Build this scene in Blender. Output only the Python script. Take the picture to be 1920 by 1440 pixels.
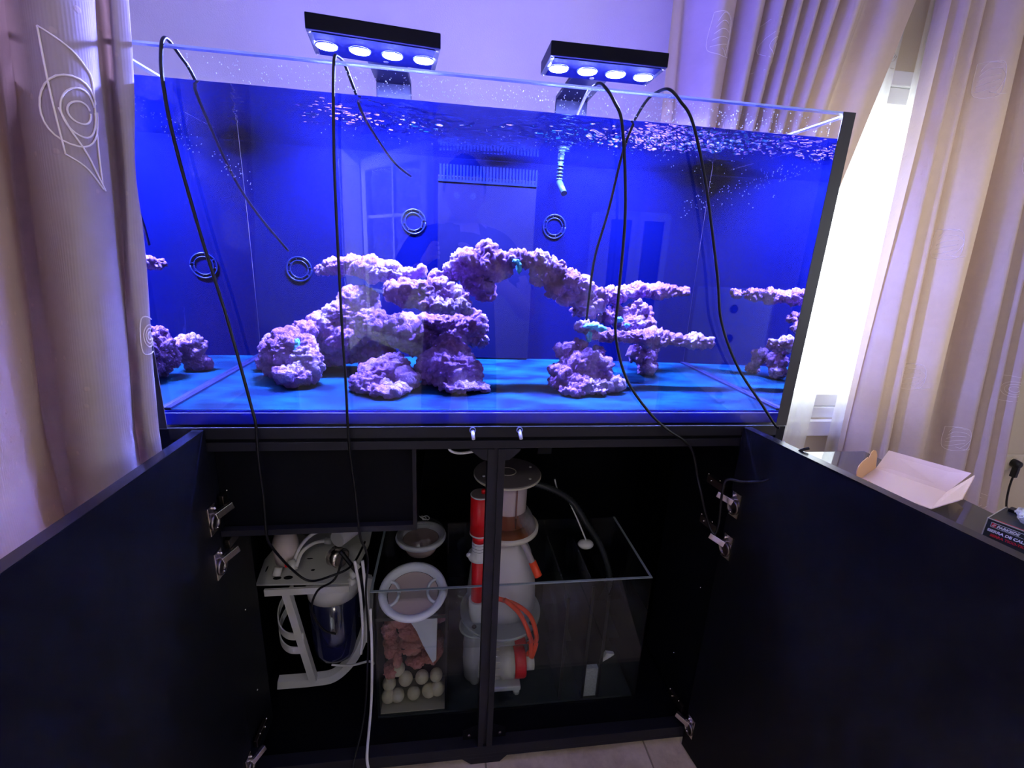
import bpy, bmesh, math, random
from mathutils import Vector, Matrix, noise
R = math.radians
PI = math.pi
for o in list(bpy.data.objects):
    bpy.data.objects.remove(o)
C = bpy.context.scene.collection
sc = bpy.context.scene
ZO = 0.88            # everything is laid out from the tank's foot; the floor lies 0.88 below it

# ------------------------------------------------------------------ camera
cam_d = bpy.data.cameras.new('camera')
cam = bpy.data.objects.new('camera', cam_d)
C.objects.link(cam)
sc.camera = cam
yaw, pit, rol = 0.144502, 0.277268, 0.048168
fw = Vector((math.sin(yaw) * math.cos(pit), math.cos(yaw) * math.cos(pit), -math.sin(pit)))
r0 = Vector((math.cos(yaw), -math.sin(yaw), 0))
u0 = r0.cross(fw)
rt = math.cos(rol) * r0 + math.sin(rol) * u0
up = -math.sin(rol) * r0 + math.cos(rol) * u0
cam.matrix_world = Matrix.Translation((0.4983, -0.8186, 0.3205 + ZO)) @ Matrix((rt, up, -fw)).transposed().to_4x4()
cam_d.sensor_width = 36
cam_d.lens = 863.3 / 1920 * 36
cam_d.clip_start = 0.005

# ------------------------------------------------------------------ light
world = bpy.data.worlds.new('world')
sc.world = world
world.use_nodes = True
bg = world.node_tree.nodes['Background']
bg.inputs[0].default_value = (0.86, 0.93, 1.0, 1)
bg.inputs[1].default_value = 11.0
sc.view_settings.view_transform = 'Standard'
sc.view_settings.look = 'None'
sc.view_settings.gamma = 1
sc.view_settings.exposure = -0.78
try:
    sc.view_settings.use_curve_mapping = False
except Exception:
    pass
LED = 15000.0                                  # brightness of the aquarium lamp lenses
BOUNCE_FILL = 30.0  # strength of the added upward light just above the water
LEDC = (0.20, 0.24, 1.0)


def portal(name, loc, rot, sx, sy):
    l = bpy.data.lights.new(name, 'AREA')
    l.shape = 'RECTANGLE'
    l.size = sx
    l.size_y = sy
    l.cycles.is_portal = True
    o = bpy.data.objects.new(name, l)
    o.location = (loc[0], loc[1], loc[2] + ZO)
    o.rotation_euler = rot
    C.objects.link(o)


portal('daylight_back', (2.1, 1.0, .35), (R(-90), 0, 0), 1.2, 1.4)
portal('daylight_side', (-.38, -2.86, .26), (0, R(-90), 0), 1.35, .84)
portal('daylight_curtain', (-.38, -.47, .26), (0, R(-90), 0), 1.35, .36)
portal('added_daylight_far', (4.05, -2.0, .4), (0, R(90), 0), 1.3, 1.5)  # portal for the unseen opening added in the right wall
cy = sc.cycles
cy.max_bounces = 14
cy.diffuse_bounces = 5
cy.glossy_bounces = 5
cy.transmission_bounces = 12
cy.transparent_max_bounces = 32
cy.sample_clamp_indirect = 300.0
cy.use_denoising = True
cy.caustics_reflective = False
cy.caustics_refractive = True

# ------------------------------------------------------------------ materials
MATS = {}


def new_mat(name):
    m = bpy.data.materials.new(name)
    m.use_nodes = True
    nt = m.node_tree
    return m, nt, nt.nodes, nt.links, nt.nodes['Principled BSDF']


def mat(name, col, rough=.5, metal=0, bump=0, scale=40, var=0, trans=0, ior=1.45, sheen=0, coat=0, emit=None, spec=.5):
    if name in MATS:
        return MATS[name]
    m, nt, N, L, b = new_mat(name)
    b.inputs['Base Color'].default_value = (*col, 1)
    b.inputs['Roughness'].default_value = rough
    b.inputs['Metallic'].default_value = metal
    b.inputs['Transmission Weight'].default_value = trans
    b.inputs['IOR'].default_value = ior
    b.inputs['Coat Weight'].default_value = coat
    b.inputs['Specular IOR Level'].default_value = spec
    if sheen:
        b.inputs['Sheen Weight'].default_value = sheen
    if emit:
        b.inputs['Emission Color'].default_value = (*emit[0], 1)
        b.inputs['Emission Strength'].default_value = emit[1]
    if bump or var:
        tc = N.new('ShaderNodeTexCoord')
        nz = N.new('ShaderNodeTexNoise')
        nz.inputs['Scale'].default_value = scale
        nz.inputs['Detail'].default_value = 6
        L.new(tc.outputs['Object'], nz.inputs['Vector'])
        if bump:
            bp = N.new('ShaderNodeBump')
            bp.inputs['Strength'].default_value = bump
            bp.inputs['Distance'].default_value = .004
            L.new(nz.outputs['Fac'], bp.inputs['Height'])
            L.new(bp.outputs['Normal'], b.inputs['Normal'])
        if var:
            rp = N.new('ShaderNodeMixRGB')
            rp.inputs[1].default_value = (*[max(0, c * (1 - var)) for c in col], 1)
            rp.inputs[2].default_value = (*[min(1, c * (1 + var)) for c in col], 1)
            L.new(nz.outputs['Fac'], rp.inputs[0])
            L.new(rp.outputs[0], b.inputs['Base Color'])
    MATS[name] = m
    return m


def thin_glass(name, tint=(1, 1, 1), ior=1.45, rough=0.0, dirt=0.0, bump=None, surface=False):
    """flat glass: what is not reflected goes straight through"""
    m = bpy.data.materials.new(name)
    m.use_nodes = True
    nt = m.node_tree
    N, L = nt.nodes, nt.links
    N.clear()
    out = N.new('ShaderNodeOutputMaterial')
    mix = N.new('ShaderNodeMixShader')
    fr = N.new('ShaderNodeFresnel')
    fr.inputs['IOR'].default_value = ior
    if not surface:            # a pane has air on both sides: the same reflection from inside and outside
        ge = N.new('ShaderNodeNewGeometry')
        mr0 = N.new('ShaderNodeMapRange')
        mr0.inputs[3].default_value = ior
        mr0.inputs[4].default_value = 1 / ior
        L.new(ge.outputs['Backfacing'], mr0.inputs[0])
        L.new(mr0.outputs[0], fr.inputs['IOR'])
    tr = N.new('ShaderNodeBsdfTransparent')
    tr.inputs[0].default_value = (*tint, 1)
    gl = N.new('ShaderNodeBsdfGlossy')
    gl.inputs['Roughness'].default_value = rough
    L.new(fr.outputs[0], mix.inputs[0])
    L.new(tr.outputs[0], mix.inputs[1])
    L.new(gl.outputs[0], mix.inputs[2])
    last = mix
    if bump:
        tc = N.new('ShaderNodeTexCoord')
        nz = N.new('ShaderNodeTexNoise')
        nz.inputs['Scale'].default_value = bump[0]
        nz.inputs['Detail'].default_value = 1.5
        bp = N.new('ShaderNodeBump')
        bp.inputs['Strength'].default_value = bump[1]
        bp.inputs['Distance'].default_value = bump[2]
        L.new(tc.outputs['Object'], nz.inputs['Vector'])
        L.new(nz.outputs['Fac'], bp.inputs['Height'])
        L.new(bp.outputs['Normal'], fr.inputs['Normal'])
        L.new(bp.outputs['Normal'], gl.inputs['Normal'])
    if dirt:
        tc = N.new('ShaderNodeTexCoord')
        nz = N.new('ShaderNodeTexNoise')
        nz.inputs['Scale'].default_value = 6
        nz.inputs['Detail'].default_value = 8
        mp = N.new('ShaderNodeMapRange')
        mp.inputs[1].default_value = .45
        mp.inputs[2].default_value = .8
        mp.inputs[3].default_value = 0
        mp.inputs[4].default_value = dirt
        df = N.new('ShaderNodeBsdfDiffuse')
        df.inputs[0].default_value = (.6, .63, .7, 1)
        m2 = N.new('ShaderNodeMixShader')
        L.new(tc.outputs['Object'], nz.inputs['Vector'])
        L.new(nz.outputs['Fac'], mp.inputs[0])
        L.new(mp.outputs[0], m2.inputs[0])
        L.new(mix.outputs[0], m2.inputs[1])
        L.new(df.outputs[0], m2.inputs[2])
        last = m2
    L.new(last.outputs[0], out.inputs['Surface'])
    return m


def refract(name, ior, col=(1, 1, 1), rough=0):
    m = bpy.data.materials.new(name)
    m.use_nodes = True
    N, L = m.node_tree.nodes, m.node_tree.links
    N.clear()
    out = N.new('ShaderNodeOutputMaterial')
    g = N.new('ShaderNodeBsdfGlass')
    g.inputs['Color'].default_value = (*col, 1)
    g.inputs['IOR'].default_value = ior
    g.inputs['Roughness'].default_value = rough
    L.new(g.outputs[0], out.inputs['Surface'])
    return m


def fabric(name, col, trans_col, tw=.45, dots=True, sheer=0.0, dotcol=(.5, .38, .34)):
    """woven cloth that lets light through; UV is in metres"""
    m = bpy.data.materials.new(name)
    m.use_nodes = True
    N, L = m.node_tree.nodes, m.node_tree.links
    N.clear()
    out = N.new('ShaderNodeOutputMaterial')
    df = N.new('ShaderNodeBsdfDiffuse')
    tl = N.new('ShaderNodeBsdfTranslucent')
    tl.inputs[0].default_value = (*trans_col, 1)
    mx = N.new('ShaderNodeMixShader')
    mx.inputs[0].default_value = tw
    uv = N.new('ShaderNodeUVMap')
    nz = N.new('ShaderNodeTexNoise')
    nz.inputs['Scale'].default_value = 35
    nz.inputs['Detail'].default_value = 6
    L.new(uv.outputs[0], nz.inputs['Vector'])
    cm = N.new('ShaderNodeMixRGB')
    cm.inputs[1].default_value = (*[c * .9 for c in col], 1)
    cm.inputs[2].default_value = (*[min(1, c * 1.08) for c in col], 1)
    L.new(nz.outputs['Fac'], cm.inputs[0])
    csrc = cm.outputs[0]
    wv = N.new('ShaderNodeTexWave')
    wv.inputs['Scale'].default_value = 90
    wv.inputs['Distortion'].default_value = .6
    wv.inputs['Detail'].default_value = 1
    L.new(uv.outputs[0], wv.inputs['Vector'])
    hsum = wv.outputs['Fac']
    if dots:
        vo = N.new('ShaderNodeTexVoronoi')
        vo.inputs['Scale'].default_value = 30
        vo.inputs['Randomness'].default_value = .35
        L.new(uv.outputs[0], vo.inputs['Vector'])
        mr = N.new('ShaderNodeMapRange')
        mr.inputs[1].default_value = .07
        mr.inputs[2].default_value = .13
        mr.inputs[3].default_value = 1
        mr.inputs[4].default_value = 0
        L.new(vo.outputs['Distance'], mr.inputs[0])
        c2 = N.new('ShaderNodeMixRGB')
        c2.inputs[2].default_value = (*dotcol, 1)
        mu = N.new('ShaderNodeMath')
        mu.operation = 'MULTIPLY'
        mu.inputs[1].default_value = .5
        L.new(mr.outputs[0], mu.inputs[0])
        L.new(mu.outputs[0], c2.inputs[0])
        L.new(csrc, c2.inputs[1])
        csrc = c2.outputs[0]
        ad = N.new('ShaderNodeMath')
        ad.operation = 'MULTIPLY_ADD'
        ad.inputs[1].default_value = .25
        L.new(wv.outputs['Fac'], ad.inputs[0])
        L.new(mr.outputs[0], ad.inputs[2])
        hsum = ad.outputs[0]
    bp = N.new('ShaderNodeBump')
    bp.inputs['Strength'].default_value = .35
    bp.inputs['Distance'].default_value = .0012
    L.new(hsum, bp.inputs['Height'])
    L.new(bp.outputs['Normal'], df.inputs['Normal'])
    L.new(csrc, df.inputs[0])
    L.new(df.outputs[0], mx.inputs[1])
    L.new(tl.outputs[0], mx.inputs[2])
    last = mx.outputs[0]
    if sheer:
        tp = N.new('ShaderNodeBsdfTransparent')
        m2 = N.new('ShaderNodeMixShader')
        m2.inputs[0].default_value = sheer
        L.new(last, m2.inputs[1])
        L.new(tp.outputs[0], m2.inputs[2])
        last = m2.outputs[0]
    L.new(last, out.inputs['Surface'])
    return m


def rock_mat(name, a, b_, c_):
    m, nt, N, L, b = new_mat(name)
    tc = N.new('ShaderNodeTexCoord')
    nz = N.new('ShaderNodeTexNoise')
    nz.inputs['Scale'].default_value = 14
    nz.inputs['Detail'].default_value = 8
    L.new(tc.outputs['Object'], nz.inputs['Vector'])
    rp = N.new('ShaderNodeValToRGB')
    rp.color_ramp.elements[0].position = .32
    rp.color_ramp.elements[0].color = (*a, 1)
    rp.color_ramp.elements[1].position = .68
    rp.color_ramp.elements[1].color = (*c_, 1)
    e = rp.color_ramp.elements.new(.5)
    e.color = (*b_, 1)
    L.new(nz.outputs['Fac'], rp.inputs[0])
    L.new(rp.outputs[0], b.inputs['Base Color'])
    b.inputs['Roughness'].default_value = .85
    n2 = N.new('ShaderNodeTexNoise')
    n2.inputs['Scale'].default_value = 95
    n2.inputs['Detail'].default_value = 8
    n2.inputs['Roughness'].default_value = .65
    L.new(tc.outputs['Object'], n2.inputs['Vector'])
    bp = N.new('ShaderNodeBump')
    bp.inputs['Strength'].default_value = .9
    bp.inputs['Distance'].default_value = .014
    L.new(n2.outputs['Fac'], bp.inputs['Height'])
    L.new(bp.outputs['Normal'], b.inputs['Normal'])
    return m


BLACK = mat('black_laminate', (.0028, .0032, .0065), .5, bump=.05, scale=300, spec=.18)
BLACK2 = mat('black_profile', (.011, .011, .018), .42, spec=.3)
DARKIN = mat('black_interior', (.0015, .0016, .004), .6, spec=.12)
EDGE = mat('black_glass_edge', (.03, .03, .042), .3)
STEEL = mat('nickel_steel', (.72, .66, .62), .25, 1)
STEELD = mat('dark_steel', (.2, .17, .17), .3, 1)
RUB = mat('black_rubber', (.006, .006, .009), .35)
WHITEP = mat('white_plastic', (.72, .72, .69), .35)
CREAM = mat('cream_plastic', (.70, .66, .55), .35)
GREYP = mat('grey_lid', (.22, .19, .2), .35)
REDP = mat('red_acrylic', (.78, .015, .02), .3)
ORANGE = mat('orange_silicone', (.95, .09, .02), .4)
WTUBE = mat('white_tubing', (.78, .78, .76), .35)
MILKY = mat('milky_cup', (.62, .6, .62), .3, trans=.35)
BROWN = mat('brown_skim', (.36, .15, .07), .35, var=.4, scale=30)
POWDER = mat('powder_coated_white', (.62, .62, .58), .45, bump=.1, scale=500)
NAVY = mat('navy_canister', (.010, .012, .05), .15, coat=.6)
WALLM = mat('wall_paint', (.70, .655, .60), .8, bump=.12, scale=260, var=.02)
WALLB = mat('wall_paint_beige', (.62, .54, .39), .8, bump=.12, scale=260, var=.02)
CEIL = mat('ceiling_paint', (.8, .8, .78), .9)
PVC = mat('white_window_frame', (.85, .86, .86), .3)
CARD = mat('cardboard_outside', (.60, .34, .16), .75, bump=.08, scale=200)
CARDW = mat('cardboard_inside', (.72, .53, .38), .75, bump=.05, scale=200)
TABLEM = mat('dark_glass_top', (.02, .02, .03), .06, coat=.5)
PANE = thin_glass('tank_glass', (.985, .99, 1.0), 1.24)
PANE_WET = thin_glass('splashed_glass', (.95, .97, 1.0), 1.42)
SUMPG = thin_glass('sump_glass', (.93, .95, .95), 1.40, dirt=.025)
WINGL = thin_glass('window_glass', (.97, .98, .98), 1.45)
WSIDE = refract('water_side', 1.333)
WTOP = thin_glass('water_surface', (.96, .98, 1), 1.333, surface=True)
SUMPW = refract('sump_water', 1.33, (.85, .9, .9))
CORAL = rock_mat('coralline_rock', (.17, .048, .22), (.26, .11, .34), (.42, .30, .50))
PINKR = rock_mat('pink_dry_rock', (.50, .15, .14), (.72, .27, .24), (.85, .45, .38))
FILM = mat('blue_back_film', (.0002, .0014, .033), .55, var=.12, scale=3, spec=.03)
FILMD = mat('blue_overflow_plate', (.0001, .0007, .021), .5, spec=.2)
CUP = mat('suction_ring', (.0006, .006, .05), .3)
PUTTY = mat('turquoise_putty', (.05, .30, .36), .7, bump=.3, scale=80)
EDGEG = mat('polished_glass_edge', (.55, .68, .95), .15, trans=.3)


def slab_mat():
    m, nt, N, L, b = new_mat('blue_floor_plate')
    tc = N.new('ShaderNodeTexCoord')
    mp = N.new('ShaderNodeMapping')
    mp.inputs['Scale'].default_value = (3, 5, 1)
    nz = N.new('ShaderNodeTexNoise')
    nz.inputs['Scale'].default_value = 2.2
    nz.inputs['Detail'].default_value = 9
    nz.inputs['Roughness'].default_value = .62
    L.new(tc.outputs['Object'], mp.inputs['Vector'])
    L.new(mp.outputs[0], nz.inputs['Vector'])
    rp = N.new('ShaderNodeValToRGB')
    rp.color_ramp.elements[0].position = .42
    rp.color_ramp.elements[0].color = (.0002, .0065, .025, 1)
    rp.color_ramp.elements[1].position = .72
    rp.color_ramp.elements[1].color = (.002, .062, .095, 1)
    L.new(nz.outputs['Fac'], rp.inputs[0])
    L.new(rp.outputs[0], b.inputs['Base Color'])
    b.inputs['Roughness'].default_value = .7
    b.inputs['Specular IOR Level'].default_value = .03
    return m


FLOORP = slab_mat()


def slab_edge():
    m, nt, N, L, b = new_mat('blue_plate_edge')
    b.inputs['Base Color'].default_value = (.004, .01, .5, 1)
    b.inputs['Roughness'].default_value = .3
    b.inputs['Subsurface Weight'].default_value = 1
    b.inputs['Subsurface Radius'].default_value = (.01, .02, .05)
    b.inputs['Subsurface Scale'].default_value = 1
    return m


SLABE = slab_edge()


def stone_floor():
    m, nt, N, L, b = new_mat('floor_tile_stone')
    tc = N.new('ShaderNodeTexCoord')
    nz = N.new('ShaderNodeTexNoise')
    nz.inputs['Scale'].default_value = 9
    nz.inputs['Detail'].default_value = 10
    nz.inputs['Roughness'].default_value = .7
    L.new(tc.outputs['Object'], nz.inputs['Vector'])
    rp = N.new('ShaderNodeValToRGB')
    rp.color_ramp.elements[0].position = .3
    rp.color_ramp.elements[0].color = (.52, .38, .26, 1)
    rp.color_ramp.elements[1].position = .6
    rp.color_ramp.elements[1].color = (.86, .70, .53, 1)
    L.new(nz.outputs['Fac'], rp.inputs[0])
    L.new(rp.outputs[0], b.inputs['Base Color'])
    b.inputs['Roughness'].default_value = .3
    return m


TILE = stone_floor()
GROUT = mat('floor_grout', (.35, .28, .2), .9)
CURT = fabric('beige_curtain_cloth', (.365, .305, .305), (.80, .42, .20), .09)
CURTB = fabric('beige_curtain_cloth_window', (.50, .40, .355), (.86, .60, .40), .15)
SHEERM = fabric('white_sheer_voile', (.92, .92, .90), (.95, .95, .93), .5, dots=False, sheer=.35)
THREAD = mat('ivory_thread', (.80, .70, .64), .6)
THREADG = mat('grey_thread', (.55, .5, .45), .6)

# ------------------------------------------------------------------ mesh helpers
ORI = {}


class MB:
    def __init__(s):
        s.v, s.f, s.uv, s.sm, s.mi = [], [], [], [], []
        s.m = Matrix.Identity(4)
        s.mat_i = 0

    def add(s, vs, fs, smooth=False, uvs=None):
        n = len(s.v)
        s.v += [tuple(s.m @ Vector(p)) for p in vs]
        for i, f in enumerate(fs):
            s.f.append([n + k for k in f])
            s.sm.append(smooth)
            s.mi.append(s.mat_i)
            s.uv.append(uvs[i] if uvs else None)
        return s

    def box(s, x0, x1, y0, y1, z0, z1):
        vs = [(x, y, z) for z in (z0, z1) for y in (y0, y1) for x in (x0, x1)]
        return s.add(vs, [(0, 2, 3, 1), (4, 5, 7, 6), (0, 1, 5, 4), (2, 6, 7, 3), (0, 4, 6, 2), (1, 3, 7, 5)])

    def prism(s, poly, d, axis='z', o=0):
        """poly in the plane across axis, extruded from o to o+d"""
        n = len(poly)

        def P(a, b, h):
            return (a, b, h) if axis == 'z' else ((a, h, b) if axis == 'y' else (h, a, b))
        vs = [P(a, b, o) for a, b in poly] + [P(a, b, o + d) for a, b in poly]
        fs = [list(range(n))[::-1], list(range(n, 2 * n))] + [(i, (i + 1) % n, n + (i + 1) % n, n + i) for i in range(n)]
        return s.add(vs, fs)

    def lathe(s, prof, cx, cy, seg=32, cap=True, m=None):
        """prof: [(r,z)]"""
        vs, fs = [], []
        for r, z in prof:
            for k in range(seg):
                a = 2 * PI * k / seg
                vs.append((cx + r * math.cos(a), cy + r * math.sin(a), z))
        for i in range(len(prof) - 1):
            for k in range(seg):
                k2 = (k + 1) % seg
                fs.append((i * seg + k, i * seg + k2, (i + 1) * seg + k2, (i + 1) * seg + k))
        if m:
            vs = [tuple(m @ Vector(p)) for p in vs]
        s.add(vs, fs, True)
        if cap:
            n = len(s.v)
            top = [n - seg + k for k in range(seg)]
            bot = [n - len(prof) * seg + k for k in range(seg)][::-1]
            for ff in (top, bot):
                s.f.append(ff)
                s.sm.append(False)
                s.mi.append(s.mat_i)
                s.uv.append(None)
        return s

    def cyl(s, p, q, r, seg=20, r2=None):
        p, q = Vector(p), Vector(q)
        d = q - p
        m = Matrix.Translation(p) @ d.to_track_quat('Z', 'Y').to_matrix().to_4x4()
        return s.lathe([(r, 0), (r if r2 is None else r2, d.length)], 0, 0, seg, True, m)

    def tube(s, pts, r, seg=8, smooth=True, rs=None, flat=1.0):
        pts = [Vector(p) for p in pts]
        n = len(pts)
        vs, fs = [], []
        nrm = None
        for i, p in enumerate(pts):
            t = (pts[min(i + 1, n - 1)] - pts[max(i - 1, 0)])
            t = t.normalized() if t.length > 1e-9 else Vector((0, 0, 1))
            if nrm is None:
                nrm = t.orthogonal().normalized()
            nrm = (nrm - t * nrm.dot(t))
            nrm = nrm.normalized() if nrm.length > 1e-6 else t.orthogonal().normalized()
            bn = t.cross(nrm)
            rr = rs[i] if rs else r
            for k in range(seg):
                a = 2 * PI * k / seg
                vs.append(tuple(p + nrm * math.cos(a) * rr + bn * math.sin(a) * rr * flat))
        for i in range(n - 1):
            for k in range(seg):
                k2 = (k + 1) % seg
                fs.append((i * seg + k, i * seg + k2, (i + 1) * seg + k2, (i + 1) * seg + k))
        fs.append(list(range(seg))[::-1])
        fs.append(list(range((n - 1) * seg, n * seg)))
        return s.add(vs, fs, smooth)

    def ball(s, c, r, seg=16, rings=10, sc_=(1, 1, 1)):
        prof = []
        vs, fs = [], []
        for i in range(rings + 1):
            t = PI * i / rings
            for k in range(seg):
                a = 2 * PI * k / seg
                vs.append((c[0] + sc_[0] * r * math.sin(t) * math.cos(a), c[1] + sc_[1] * r * math.sin(t) * math.sin(a),
                           c[2] + sc_[2] * r * math.cos(t)))
        for i in range(rings):
            for k in range(seg):
                k2 = (k + 1) % seg
                fs.append((i * seg + k, (i + 1) * seg + k, (i + 1) * seg + k2, i * seg + k2))
        return s.add(vs, fs, True)

    def build(s, name, m, parent=None, bevel=0, origin=None, weld=False):
        me = bpy.data.meshes.new(name)
        if parent is not None:
            og = wloc(parent)
            og0 = og
        else:
            xs = [p[0] for p in s.v]
            ys = [p[1] for p in s.v]
            zs = [p[2] for p in s.v]
            og = Vector(origin) if origin else Vector(((min(xs) + max(xs)) / 2, (min(ys) + max(ys)) / 2, min(zs)))
        me.from_pydata([tuple(Vector(p) - og) for p in s.v], [], s.f)
        if any(u for u in s.uv):
            ul = me.uv_layers.new(name='UVMap')
            li = 0
            for fi, f in enumerate(s.f):
                for k in range(len(f)):
                    if s.uv[fi]:
                        ul.data[li].uv = s.uv[fi][k]
                    li += 1
        for p, sm, mi in zip(me.polygons, s.sm, s.mi):
            p.use_smooth = sm
            p.material_index = mi
        for mm in (m if isinstance(m, (list, tuple)) else [m]):
            me.materials.append(mm)
        me.update()
        if weld or bevel:
            b = bmesh.new()
            b.from_mesh(me)
            bmesh.ops.remove_doubles(b, verts=b.verts, dist=1e-6)
            if bevel:
                ed = [e for e in b.edges if len(e.link_faces) == 2 and e.calc_face_angle(0) > R(40)]
                bmesh.ops.bevel(b, geom=ed, offset=bevel, segments=2, affect='EDGES', profile=.6, clamp_overlap=True)
            b.to_mesh(me)
            b.free()
        o = bpy.data.objects.new(name, me)
        C.objects.link(o)
        if parent is not None:
            o.parent = parent
            ORI[o.name] = og0
        else:
            o.location = og
            ORI[o.name] = og
        return o


def wloc(o):
    return ORI[o.name]


def B(*a):
    return MB().box(*a)


def thing(name, loc, label, cat, group=None):
    o = bpy.data.objects.new(name, None)
    o.empty_display_size = .05
    C.objects.link(o)
    o.location = loc
    ORI[o.name] = Vector(loc)
    return tag(o, label, cat, group)


def tag(o, label=None, cat=None, group=None, kind=None):
    if label:
        o['label'] = label
    if cat:
        o['category'] = cat
    if group:
        o['group'] = group
    if kind:
        o['kind'] = kind
    return o


def struct(mb, name, m, label=None, cat=None, parent=None):
    o = mb.build(name, m, parent)
    if parent is None:
        o['kind'] = 'structure'
        if label:
            o['label'] = label
            o['category'] = cat or name.split('_')[0]
    return o


def spline(pts, n=8):
    pts = [Vector(p) for p in pts]
    out = []
    for i in range(len(pts) - 1):
        p0, p1, p2, p3 = pts[max(i - 1, 0)], pts[i], pts[i + 1], pts[min(i + 2, len(pts) - 1)]
        for k in range(n):
            t = k / n
            out.append(.5 * ((2 * p1) + (-p0 + p2) * t + (2 * p0 - 5 * p1 + 4 * p2 - p3) * t * t + (-p0 + 3 * p1 - 3 * p2 + p3) * t ** 3))
    out.append(pts[-1])
    return out


# ------------------------------------------------------------------ room
XL, XR, YB, YF, ZF, ZC = -.22, 3.9, .95, -3.75, -.88, 1.75
# floor of square stone tiles: each tile near the cabinet is its own piece
floor = struct(B(-.95, XR + .1, YF - .1, YB + .14, ZF - .06, ZF - .004), 'floor', GROUT, 'beige mottled stone tile floor below the black cabinet', 'floor')
tm = None
for i in range(10):
    for j in range(12):
        x, y = XL + .41 * i, YF + .41 * j
        if y > YB or x > XR:
            continue
        if tm is None:
            mb = B(0, .406, 0, .406, -.01, 0)
            tm = mb.build('tile', TILE, None, bevel=.0015, origin=(0, 0, 0))
            tm.location = (0, 0, 0)
            t = tm
        else:
            t = tm.copy()
            C.objects.link(t)
        t.name = 'tile'
        t.parent = floor
        fo = wloc(floor)
        t.location = Vector((x, y, ZF)) - fo
        ORI[t.name] = Vector((x, y, ZF))
struct(B(-.95, XR + .1, YF - .1, YB + .14, ZC, ZC + .08), 'ceiling', CEIL, 'plain white ceiling above the aquarium room', 'ceiling')
WX0, WX1, WZ0, WZ1 = 1.55, 2.66, -.335, 1.04
wb = B(-.80, WX0, YB, YB + .14, ZF, ZC).box(WX1, XR + .1, YB, YB + .14, ZF, ZC).box(WX0, WX1, YB, YB + .14, ZF, WZ0).box(WX0, WX1, YB, YB + .14, WZ1, ZC)
struct(wb, 'wall_back', WALLB, 'plain painted wall behind the aquarium with the bright window', 'wall')
# left wall with the open window
LY0, LY1, LZ0, LZ1 = -3.30, -.28, -.46, .98
LYA, LYB = -2.42, -.66
wl = B(XL - .14, XL, YF, LY0, ZF, ZC).box(XL - .14, XL, LY1, -.20, ZF, ZC).box(-.80, XL - .14, -.34, -.20, ZF, ZC).box(-.94, -.80, -.34, YB + .14, ZF, ZC).box(XL - .14, XL, LY0, LY1, ZF, LZ0).box(XL - .14, XL, LY0, LY1, LZ1, ZC).box(XL - .14, XL, LYA, LYB, LZ0, LZ1)
struct(wl, 'wall_left', WALLM, 'painted side wall behind the near patterned curtain', 'wall')
struct(B(XR, XR + .1, YF, -2.75, ZF, ZC).box(XR, XR + .1, -1.25, YB, ZF, ZC).box(XR, XR + .1, -2.75, -1.25, ZF, -.25).box(XR, XR + .1, -2.75, -1.25, 1.05, ZC), 'wall_right', WALLB, 'beige wall at the far side past the power socket', 'wall')  # its unseen window opening is added to bring in more daylight
wr = B(XL, XR, YF - .1, YF, ZF, ZC)
struct(wr, 'wall_front', WALLB, 'wall behind the photographer, seen mirrored in the tank glass', 'wall')


def window(name, x0, x1, z0, z1, y, label, leaves=2, handle=True):
    w = bpy.data.objects.new(name, None)
    C.objects.link(w)
    w.location = ((x0 + x1) / 2, y, z0)
    ORI[w.name] = Vector(w.location)
    tag(w, label, 'window', kind='structure')
    mb = B(x0, x0 + .05, y - .03, y + .04, z0, z1).box(x1 - .05, x1, y - .03, y + .04, z0, z1).box(x0 + .05, x1 - .05, y - .03, y + .04, z0, z0 + .05).box(x0 + .05, x1 - .05, y - .03, y + .04, z1 - .05, z1)
    mb.build('window_frame', PVC, w, bevel=.004)
    n = leaves
    wd = (x1 - x0 - .1) / n
    for i in range(n):
        a = x0 + .05 + i * wd + .003
        b = a + wd - .006
        f = .055
        mb = B(a, a + f, y - .02, y + .03, z0 + .053, z1 - .053).box(b - f, b, y - .02, y + .03, z0 + .053, z1 - .053)
        mb.box(a + f, b - f, y - .02, y + .03, z0 + .053, z0 + .053 + f).box(a + f, b - f, y - .02, y + .03, z1 - .053 - f, z1 - .053)
        s = mb.build('sash', PVC, w, bevel=.004)
        B(a + f, b - f, y + .002, y + .006, z0 + .053 + f, z1 - .053 - f).build('pane', WINGL, s)
        if handle and i == 0:
            B(b - .035, b - .015, y - .05, y - .02, (z0 + z1) / 2 - .06, (z0 + z1) / 2 + .06).build('handle', STEEL, s, bevel=.003)
    return w


window('window_1', WX0, WX1, WZ0, WZ1, YB + .03, 'white framed window blown out by daylight beside the tank', leaves=1, handle=False)
B(WX0 - .03, WX1 + .03, YB - .035, YB - .001, WZ0 - .075, WZ0 - .005).build('trim_1', PVC, None, bevel=.003)['kind'] = 'structure'
# open casement on the left wall: frame in the opening and a glazed leaf swung into the room
w3 = bpy.data.objects.new('window_3', None)
C.objects.link(w3)
w3.location = (XL, (LY0 + LY1) / 2, LZ0)
ORI[w3.name] = Vector(w3.location)
tag(w3, 'open white casement window reflected in the front glass', 'window', kind='structure')
mb = B(XL - .08, XL + .02, LY0, LY0 + .07, LZ0, LZ1).box(XL - .08, XL + .02, LYA - .05, LYA, LZ0, LZ1).box(XL - .08, XL + .02, LY0 + .07, LYA - .05, LZ0, LZ0 + .05).box(XL - .08, XL + .02, LY0 + .07, LYA - .05, LZ1 - .06, LZ1)
mb.build('window_frame', PVC, w3, bevel=.004)
hx, hy = XL + .06, LY0 + .10
ang = math.atan2(.85, .55)                      # direction of the swung leaf seen from its hinge
LW = 1.0


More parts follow.
